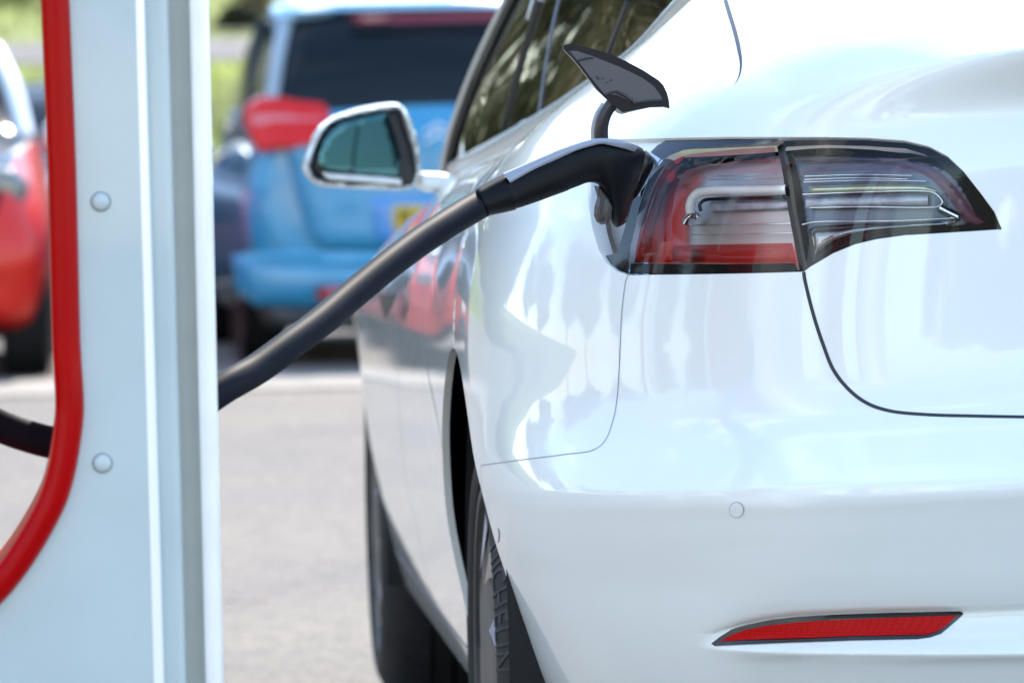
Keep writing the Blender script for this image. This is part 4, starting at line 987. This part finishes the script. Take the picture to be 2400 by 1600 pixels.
# ------------------------------------------------------------------ background cars
def bg_car(name, label, group, paint, roof_paint, st, loc, rz, windows=True, wheel_r=.31, wheel_y=(.85, 3.4), track=.78):
    """st: stations (y, z_bottom, z_belt, half width low, half width mid, half width belt, z_roof, half width roof); y runs from the end nearest y=0"""
    root = thing(name, label, 'car', loc, rz, group)
    ys_ = [s[0] for s in st]; fn = [pchip([(s[0], s[i]) for s in st]) for i in range(1, 8)]
    Y = sorted(set(list(np.linspace(ys_[0], ys_[-1], 60)) + list(np.linspace(ys_[0], ys_[0] + .4, 12)) + list(np.linspace(ys_[-1] - .4, ys_[-1], 12))))
    low = []; up = []
    for y in Y:
        zb, zt, w1, w2, w3, zr, wr = [f(y) for f in fn]
        h = [(0, zb), (w1 * .6, zb), (w1 * .93, zb + .02), (w1, zb + .10), (w2, lerp(zb, zt, .45)), (w2, lerp(zb, zt, .65)), (lerp(w2, w3, .5), lerp(zb, zt, .87)), (w3, zt)]
        hh = catmull([(a, b, 0) for a, b in h], 3); low.append([(-p.x, y, p.y) for p in hh[::-1]] + [(p.x, y, p.y) for p in hh[1:]])
        zr = max(zr, zt + .001)
        h = [(w3, zt), (lerp(w3, wr, .5), lerp(zt, zr, .55)), (wr, lerp(zt, zr, .93)), (wr * .86, zr - .01 * (zr - zt)), (0, zr + .03 * min(1, (zr - zt) * 3))]
        hh = catmull([(a, b, 0) for a, b in h], 4); up.append([(-p.x, y, p.y) for p in hh] + [(p.x, y, p.y) for p in hh[::-1][1:]])
    body = grid_mesh('body', low, paint, root, sharp=50)
    e0 = mesh('body_end', low[0], [tuple(range(len(low[0])))], paint, root); e1 = mesh('body_end', low[-1], [tuple(range(len(low[0])))[::-1]], paint, root)
    # greenhouse: dark glass low on the sides, painted roof
    nc = len(up[0]); 
    g = grid_mesh('windows', [[p for p in r_] for r_ in up], mat('dark_car_glass', (.006, .010, .014), .12, 0, 0, .22), root, sharp=50)
    mid = nc // 2; rf = [r_[mid - 7:mid + 8] for r_, y in zip(up, Y) if fn[5](y) > max(f_ for f_ in [s[6] for s in st]) * .955]
    if len(rf) > 2: grid_mesh('roof', [[(p[0], p[1], p[2] + .012) for p in r_] for r_ in rf], roof_paint, root)
    for yw in wheel_y:
        for s_ in (-1, 1):
            wt = lathe('wheel', [(wheel_r * .62, -.08), (wheel_r * .9, -.105), (wheel_r, -.08), (wheel_r, .08), (wheel_r * .9, .105), (wheel_r * .62, .09)], TYRE, root, 'x', 40, 40, (s_ * track, yw, wheel_r))
            lathe('rim', [(wheel_r * .64, .09 * s_), (wheel_r * .5, .06 * s_), (wheel_r * .15, .08 * s_), (.001, .085 * s_)], RIM, wt, 'x', 20, 40, (s_ * track, yw, wheel_r))
            lathe('wheel_arch', [(wheel_r * 1.22, .118 * s_), (wheel_r * 1.0, .112 * s_)], mat('liner_black', (0, 0, 0)), root, 'x', 40, 40, (s_ * (track + .0), yw, wheel_r + .01))
    return root
BLUE = mat('blue_car_paint', (.03, .25, .45), .3, 0, .7, .5, noise=.02, nscale=5)
REDP = mat('red_car_paint', (.58, .012, .006), .34, 0, .15, .4, noise=.02, nscale=5)
SILV = mat('silver_car_paint', (.45, .48, .52), .3, .4, .9)
YB = 22.4
bx = at(1048, 500, YB).x
blue = bg_car('blue_car', 'blue people carrier with large red tail lights parked facing away behind the wing mirror', 'cars parked across the aisle', BLUE, BLUE,
    [(0, .40, .98, .70, .80, .76, 1.00, .60), (.03, .37, .99, .80, .88, .80, 1.18, .66), (.12, .35, 1.00, .86, .905, .83, 1.42, .66), (.30, .32, 1.01, .88, .915, .845, 1.60, .66), (.7, .22, 1.01, .89, .915, .85, 1.645, .67), (1.8, .20, .99, .89, .915, .86, 1.66, .68), (2.6, .20, .97, .89, .915, .86, 1.62, .67), (3.5, .20, .95, .88, .91, .84, 1.02, .66), (4.1, .24, .80, .85, .89, .78, .81, .60), (4.45, .35, .60, .60, .70, .60, .61, .5)],
    (bx, YB, ground_z(0, YB)), R_(2.5), wheel_r=.325, wheel_y=(.80, 3.50), track=.795)
def bpatch(name, pts, y, m, parent=None, T=.012, r_=.03, step=.03, curve=0.06):
    P2 = [(lambda q: (q.x - bx, q.z - ground_z(0, YB)))(at(a, b, YB)) for a, b in pts]
    cx = 0.0
    return inflate_xz(name, P2, y, r_, T, m, parent or blue, step, 1.0, (), tilt=lambda x, z: curve * (abs(x) / .9)**3 - 0.0 + rake(z))
rake = lambda z: 0 if z < 1.0 else (z - 1.0) * .55
bwin = bpatch('rear_window', [(662, 75), (700, 66), (800, 52), (1170, 40), (1430, 52), (1440, 215), (1110, 218), (900, 226), (655, 230), (650, 160)], -.035, mat('blue_car_glass', (.004, .010, .022), .06, 0, 0, .4), T=.02)
bpatch('wiper', [(985, 180), (1020, 172), (1180, 162), (1182, 170), (1030, 190), (1000, 208), (985, 196)], -.075, DARKP, bwin, .02)
bpatch('spoiler', [(655, 62), (640, 40), (648, 10), (700, -14), (1050, -22), (1450, -14), (1460, 45), (1170, 33), (820, 38), (700, 58)], .05, mat('spoiler_sheen', (.30, .55, .75), .3, 0, 1.0), T=.22, r_=.12)  # paler than the body: sky reflection put into the colour
bpatch('brake_light', [(820, 34), (1170, 24), (1280, 26), (1280, 44), (1170, 46), (830, 56)], -.16, mat('brake_dark_red', (.16, .004, .012), .3, 0, .5), None, .02)
REDT = mat('tail_red', (.62, .008, .006), .2, 0, .15, .4); REDK = mat('tail_pink', (.62, .16, .18), .2, 0, .2)
for s_ in (1, -1):
    mx_ = (lambda pts: pts) if s_ > 0 else (lambda pts: [(2 * 1048 - a, b) for a, b in pts])
    tl = bpatch('tail_light', mx_([(572, 262), (585, 240), (612, 224), (700, 226), (764, 240), (772, 262), (780, 290), (762, 340), (680, 350), (604, 358), (588, 325), (574, 290)]), -.062, REDT, T=.035, r_=.03, step=.012)
    bpatch('light_band', mx_([(582, 268), (640, 262), (700, 268), (760, 272), (764, 285), (700, 286), (640, 290), (590, 300)]), -.087, REDK, tl, .014, .02, .012)
    bpatch('light_divider', mx_([(651, 228), (656, 228), (658, 352), (653, 352)]), -.094, mat('tail_dark', (.2, .005, .005), .3), tl, .006, .004, .01)
    bpatch('bumper_reflector', mx_([(735, 672), (752, 668), (812, 672), (808, 700), (760, 706), (738, 698)]), -.10, mat('bumper_red', (.35, .01, .02), .3, 0, 1), T=.02)
gate = bpatch('tailgate', [(655, 240), (780, 240), (1050, 226), (1310, 240), (1440, 240), (1400, 360), (1370, 480), (1350, 560), (1336, 582), (1048, 588), (760, 585), (728, 560), (700, 480), (668, 360)], -.035, BLUE, T=.035, r_=.06)
bpatch('plate_recess', [(850, 462), (905, 452), (1190, 452), (1245, 462), (1225, 562), (1190, 578), (905, 578), (875, 562)], -.062, mat('blue_recess', (.03, .22, .55), .3, 0, .8), gate, .02, .03)
plate = bpatch('number_plate', [(918, 481), (1179, 481), (1179, 539), (918, 539)], -.085, mat('plate_yellow', (.62, .42, .0), .4), gate, .005, .004, .02)
c = bpy.data.curves.new('plate_lettering', 'FONT'); c.body = 'PU'; c.size = .115; c.extrude = .001
to = bpy.data.objects.new('x', c); COL.objects.link(to); bpy.context.view_layer.update(); me = bpy.data.meshes.new_from_object(to.evaluated_get(bpy.context.evaluated_depsgraph_get())); bpy.data.objects.remove(to)
lt = link('plate_lettering', me, mat('letter_black', (.06, .05, .02), .5), plate, False); q = at(928, 531, YB); lt.matrix_basis = Matrix.Translation((q.x - bx, -.105, q.z - ground_z(0, YB))) @ Matrix.Rotation(R_(90), 4, 'X') @ Matrix.Diagonal((.75, 1, 1, 1))
for dy in (0, 22):
    bpatch('chevron_badge', [(985, 312 + dy), (1024, 284 + dy), (1064, 306 + dy), (1064, 316 + dy), (1024, 296 + dy), (985, 322 + dy)], -.078, mat('badge_silver', (.45, .55, .65), .25, .6), gate, .006, .006, .01)
bmp = bpatch('bumper', [(545, 600), (600, 592), (760, 596), (1048, 598), (1336, 596), (1496, 592), (1550, 600), (1540, 680), (1500, 716), (1048, 722), (600, 716), (556, 680)], -.03, BLUE, T=.05, r_=.12, curve=.14)
bpatch('bumper_step', [(580, 590), (760, 590), (1048, 592), (1336, 590), (1510, 590), (1500, 618), (1048, 622), (600, 618)], -.072, mat('bumper_step', (.06, .32, .55), .3, 0, .5), bmp, .014, .03, curve=.14)
bpatch('valance', [(600, 712), (1048, 716), (1500, 712), (1470, 770), (1048, 776), (630, 770)], -.02, DARKP, bmp, .05, .03, curve=.14)
for s_ in (-1, 1):
    m_ = inflate_xz('wing_mirror', [(s_ * 1.10, .93), (s_ * 1.13, 1.0), (s_ * 1.10, 1.10), (s_ * 1.0, 1.12), (s_ * .93, 1.08), (s_ * .86, 1.0), (s_ * .93, .94)][::s_], 2.9, .05, .08, mat('mirror_pale', (.35, .45, .5), .25, .2, .8), blue, .02)
    inflate_xz('mirror_glass', [(s_ * 1.09, .96), (s_ * 1.10, 1.06), (s_ * 1.0, 1.09), (s_ * .95, 1.04), (s_ * .97, .96)][::s_], 2.83, .03, .02, BLACKG, m_, .02)
    tube('window_pillar', [(s_ * .80, .06, 1.02), (s_ * .735, .18, 1.40), (s_ * .68, .30, 1.60)], .035, mat('pillar_blue_grey', (.30, .38, .46), .3, 0, .8), blue, 10, 5)
    tube('window_pillar', [(s_ * .83, 1.35, 1.02), (s_ * .72, 1.45, 1.60)], .03, pill, blue, 10, 4)
# red car facing the camera, far left
WHR = mat('white_roof_paint', (.75, .78, .82), .3, 0, 1.0)
YRD = 21.6; rxr = at(104, 600, YRD).x - .86
red = bg_car('red_car', 'red small car with white roof and mirrors facing the camera at the left edge', 'cars parked across the aisle', REDP, WHR,
    [(0, .38, .60, .52, .60, .54, .61, .4), (.06, .30, .74, .70, .78, .66, .75, .5), (.22, .24, .90, .80, .85, .70, .91, .55), (.6, .20, 1.00, .83, .87, .76, 1.01, .6), (1.05, .18, 1.06, .84, .87, .80, 1.07, .64), (1.25, .18, 1.07, .84, .87, .80, 1.18, .66), (1.7, .18, 1.07, .84, .87, .80, 1.46, .62), (2.4, .18, 1.05, .84, .87, .80, 1.54, .62), (3.2, .20, 1.04, .84, .87, .79, 1.50, .60), (3.75, .24, .98, .80, .84, .74, 1.25, .58), (3.95, .36, .88, .60, .66, .55, .89, .5)],
    (rxr, YRD, ground_z(0, YRD)), 0, wheel_r=.31, wheel_y=(.72, 3.2), track=.76)
for s_ in (-1, 1):
    hl = inflate_xz('headlight', [(s_ * .50, .78), (s_ * .52, .88), (s_ * .62, .94), (s_ * .74, .93), (s_ * .80, .86), (s_ * .78, .76), (s_ * .66, .71), (s_ * .55, .73)][::s_], .14, .05, .05, mat('headlight_glass', (.16, .17, .18), .15, .3), red, .02, tilt=lambda x, z: .25 * (abs(x) - .5))
    wm = inflate_xz('wing_mirror', [(s_ * .84, 1.04), (s_ * .85, 1.12), (s_ * .90, 1.17), (s_ * .98, 1.16), (s_ * 1.0, 1.08), (s_ * .96, 1.01), (s_ * .88, 1.0)][::s_], 1.35, .05, .07, WHR, red, .02)
    tube('windscreen_pillar', [(s_ * .77, 1.18, 1.06), (s_ * .71, 1.45, 1.30), (s_ * .63, 1.74, 1.48)], .045, WHR, red, 10, 5)
inflate_xz('lower_grille', [(-.50, .30), (-.46, .44), (.46, .44), (.50, .30), (.40, .24), (-.40, .24)], .02, .04, .03, DARKP, red, .03)
inflate_xz('front_plate', [(-.26, .48), (.26, .48), (.26, .59), (-.26, .59)], -.02, .005, .008, mat('plate_white', (.7, .7, .66), .4), red, .03)
# dark car beyond the red one
YD2 = 27.5; dx = at(88, 600, YD2).x + .10
dark = bg_car('dark_car', 'dark blue estate car standing farther back, half hidden between red car and post', 'cars parked across the aisle', mat('dark_blue_paint', (.012, .03, .06), .25, 0, 1.0), mat('dark_blue_paint', (0, 0, 0)),
    [(0, .36, .60, .60, .68, .60, .61, .5), (.2, .22, .80, .82, .86, .74, .81, .6), (1.1, .18, .96, .86, .88, .82, .97, .66), (1.9, .18, .98, .86, .88, .82, 1.36, .64), (2.6, .18, .98, .86, .88, .82, 1.42, .64), (3.8, .2, .97, .86, .88, .82, 1.38, .62), (4.4, .3, .92, .80, .84, .76, 1.0, .6)],
    (dx + .0, YD2, ground_z(0, YD2)), 0, wheel_r=.31, wheel_y=(.8, 3.5), track=.76)
for s_ in (-1, 1):
    inflate_xz('headlight', [(s_ * .50, .60), (s_ * .55, .72), (s_ * .74, .76), (s_ * .78, .66), (s_ * .6, .58)][::s_], .16, .05, .04, mat('headlight_glass', (0, 0, 0)), dark, .02)
# red van beside: mirrored in the doors of the white car
# ------------------------------------------------------------------ trees, bushes
def leaf_mat(name, c):
    m = mat(name, c, .55, noise=.45, nscale=1.2, spec=.3); return m
LM = [leaf_mat('leaf_olive', (.13, .11, .035)), leaf_mat('leaf_green', (.035, .06, .012)), leaf_mat('leaf_brown', (.17, .12, .06))]
BARK = mat('bark', (.14, .105, .075), .85, noise=.4, nscale=6, bump=.5, bscale=30)
def tree_mesh(h, seed, lm, dens=1.0, leaf=.16):
    rnd = random.Random(seed); V = []; FF = []; tips = []
    def limb(p, d, L, r0, lev):
        q = Vector(p); n = 5; ring0 = None; dd = d.normalized()
        for i in range(n + 1):
            r_ = r0 * (1 - .6 * i / n); a = dd.orthogonal().normalized(); b = dd.cross(a); base = len(V)
            for j in range(6):
                t = j * math.pi / 3; V.append(q + (a * math.cos(t) + b * math.sin(t)) * r_)
            if ring0 is not None:
                for j in range(6): FF.append((ring0 + j, ring0 + (j + 1) % 6, base + (j + 1) % 6, base + j))
            ring0 = base; 
            if lev > 0 and i >= (2 if lev == 3 else 1):
                for _ in range(2 if lev > 1 else 1):
                    az = rnd.uniform(0, 2 * math.pi); sd_ = (dd * rnd.uniform(.4, .9) + Vector((math.cos(az), math.sin(az), rnd.uniform(-.1, .5)))).normalized(); limb(q, sd_, L * rnd.uniform(.45, .68), r_ * .55, lev - 1)
            if lev <= 1: tips.append(q.copy())
            q = q + dd * (L / n); dd = (dd + Vector((rnd.uniform(-.15, .15), rnd.uniform(-.15, .15), rnd.uniform(-.02, .12)))).normalized()
    limb((0, 0, -.1), Vector((rnd.uniform(-.05, .05), rnd.uniform(-.05, .05), 1)), h * .62, h * .022, 3)
    tm = bpy.data.meshes.new('trunk'); tm.from_pydata([tuple(v) for v in V], [], FF); tm.materials.append(BARK); tm.polygons.foreach_set('use_smooth', [True] * len(FF))
    LV = []; LF = []
    for t in tips:
        for _ in range(int(9 * dens)):
            c_ = t + Vector((rnd.gauss(0, .35), rnd.gauss(0, .35), rnd.gauss(0, .3))) * (h / 9); n_ = Vector((rnd.gauss(0, 1), rnd.gauss(0, 1), rnd.gauss(0, 1))).normalized(); a = n_.orthogonal().normalized(); b = n_.cross(a); s = leaf * rnd.uniform(.6, 1.4); k_ = len(LV)
            LV += [c_ - a * s, c_ + b * s * .5, c_ + a * s, c_ - b * s * .5]; LF.append((k_, k_ + 1, k_ + 2, k_ + 3))
    cm = bpy.data.meshes.new('crown'); cm.from_pydata([tuple(v) for v in LV], [], LF); cm.materials.append(lm)
    return tm, cm
TM = [tree_mesh(11, 1, LM[0], .9), tree_mesh(10, 2, LM[1], 1.2), tree_mesh(12, 3, LM[2], .6), tree_mesh(9, 4, LM[0], 1.3)]
kinds = ['olive leafed', 'deep green', 'bare brown', 'low olive']
spots = []
rr = random.Random(5)
for i in range(22): spots.append((-16.5 - rr.uniform(0, 3.5), 35 + i * 3.0 + rr.uniform(-.8, .8), (0, 2, 3, 0, 2)[i % 5], 'in the row left of the bank'))
for i in range(15): spots.append((-34 + i * 3.4 + rr.uniform(-1, 1), 101 + rr.uniform(-3, 8), i % 4, 'on the bank beyond the road'))
for i in range(8): spots.append((-38 + rr.uniform(-2, 2), -26 + i * 9.5 + rr.uniform(-2, 2), (i * 3 + 1) % 4, 'along the left edge of the car park'))
for i in range(9): spots.append((-22 + i * 6 + rr.uniform(-1, 1), -62 + rr.uniform(-3, 3), (i + 2) % 4, 'behind the viewpoint'))
ORD = ['first', 'second', 'third', 'fourth', 'fifth', 'sixth', 'seventh', 'eighth', 'ninth', 'tenth', 'eleventh', 'twelfth', 'thirteenth']; cnt_ = {}
for i, (x, y, kd_, where) in enumerate(spots):
    near = 'left' if ('beyond' in where or 'behind' in where) else 'viewpoint'
    t = bpy.data.objects.new('tree', None); COL.objects.link(t); t.location = (x, y, ground_z(0, y)); t.rotation_euler = (0, 0, i * 1.7); s = .9 + .25 * ((i * 7) % 5) / 4; t.scale = (s, s, s)
    tag(t, f'{ORD[cnt_.setdefault((kd_, where), 0)]} {kinds[kd_]} tree {where}, counted from the {near}', 'tree', f'{kinds[kd_]} trees {where}'); cnt_[(kd_, where)] += 1
    a = bpy.data.objects.new('trunk', TM[kd_][0]); b = bpy.data.objects.new('crown', TM[kd_][1])
    for c_ in (a, b): COL.objects.link(c_); c_.parent = t
def bush(label, x, y, h, w_, lm, seed):
    rnd = random.Random(seed); V = []; FF = []; root = thing('bush', label, 'bush', (x, y, ground_z(0, y)))
    for _ in range(int(900 + 900 * w_)):
        a = rnd.uniform(0, 2 * math.pi); rr_ = rnd.random()**.4; ph = rnd.uniform(0, 1); lump = 1 + .25 * math.sin(a * 3 + seed) * math.cos(ph * 5)
        c_ = Vector((math.cos(a) * rr_ * w_ * lump * math.sqrt(max(0, 1 - ph * ph * .8)), math.sin(a) * rr_ * w_ * .7 * lump, ph * h * lump * .9 + .05)); n_ = Vector((rnd.gauss(0, 1), rnd.gauss(0, 1), rnd.gauss(0, 1))).normalized(); u_ = n_.orthogonal().normalized(); b_ = n_.cross(u_); s = rnd.uniform(.04, .08) * min(1, .5 + w_ * .5); k_ = len(V)
        V += [c_ - u_ * s, c_ + b_ * s * .5, c_ + u_ * s, c_ - b_ * s * .5]; FF.append((k_, k_ + 1, k_ + 2, k_ + 3))
    mesh('crown', V, FF, lm, root, False)
    V = []; FF = []
    for i in range(7):
        a = i * .9; k_ = len(V); d = Vector((math.cos(a) * w_ * .5, math.sin(a) * w_ * .35, h * .8))
        for p, r_ in ((Vector((0, 0, 0)), .03), (d, .012)):
            for j in range(4): V.append(p + Vector((math.cos(j * math.pi / 2), math.sin(j * math.pi / 2), 0)) * r_)
        FF += [(k_ + j, k_ + (j + 1) % 4, k_ + 4 + (j + 1) % 4, k_ + 4 + j) for j in range(4)]
    mesh('stem', V, FF, BARK, root, False)
def hedge(label, x, y0_, y1_, h, lm, across=None):
    rnd = random.Random(3); V = []; FF = []; root = thing('hedge', label, 'hedge', (x, (y0_ + y1_) / 2, 0)); L = y1_ - y0_
    for _ in range(26000):
        yy = rnd.uniform(-L / 2, L / 2); top = h * (.8 + .2 * math.sin(yy * .9) * math.sin(yy * .37 + 1)); side_ = rnd.choice((-1, 1, 1, 1)) * rnd.uniform(.5, 1.0); z = rnd.uniform(.02, 1) * top; wd = (2.2 if across else .9) * (1.15 - .5 * z / top)
        c_ = Vector((side_ * wd + rnd.gauss(0, .06), yy, z + (0 if across else ground_z(0, yy + (y0_ + y1_) / 2)))); n_ = Vector((rnd.gauss(0, 1), rnd.gauss(0, 1), rnd.gauss(0, 1))).normalized(); u_ = n_.orthogonal().normalized(); b_ = n_.cross(u_); s = rnd.uniform(.07, .16) * (3 if across else 1.5); k_ = len(V)
        V += [c_ - u_ * s, c_ + b_ * s * .6, c_ + u_ * s, c_ - b_ * s * .6]; FF.append((k_, k_ + 1, k_ + 2, k_ + 3))
    mesh('foliage', V, FF, lm, root, False)
    if across:
        root.location = (across[0], across[1], ground_z(0, across[1]) - .1); root.rotation_euler = (0, 0, math.pi / 2)
hedge('long olive brown hedge at the left edge of the car park', -14.5, 34, 94, 4.6, mat('leaf_hedge', (.24, .18, .07), .6, noise=.5, nscale=.9, alt=(.09, .09, .035)))
q = at(598, 60, 62); bush('brown leafless bush on the bank left of the blue car roof', q.x, 62, .85, .28, LM[2], 3)
q = at(558, 95, 61); bush('small dark bush at the road edge left of the blue car', q.x, 60.5, .30, .30, leaf_mat('leaf_dark', (.03, .035, .015)), 5)
q = at(70, 0, 66); bush('dark green bush at the top left corner of the bank', q.x + .3, 76, 1.0, 1.6, LM[1], 8)
hedge('dense dark hedge closing off the bank far beyond the road', 0, -60, 30, 10, mat('leaf_hedge', (0, 0, 0)), (-8, 95))
# dead leaf on the asphalt
gy = ground_y(1490, 575)
V = []; 
o = tag(mesh('fallen_twig', [at(p, r_, gy) + Vector((0, 0, 0)) for p, r_ in ((530, 1492), (570, 1484), (632, 1488), (628, 1493), (575, 1492), (534, 1498))], [(0, 1, 2, 3, 4, 5)], mat('dead_leaf', (.42, .20, .10), .8)), 'thin orange brown dead leaf lying on the sunlit asphalt', 'leaf')
for v in o.data.vertices: v.co.z = .009 + random.uniform(0, .006)
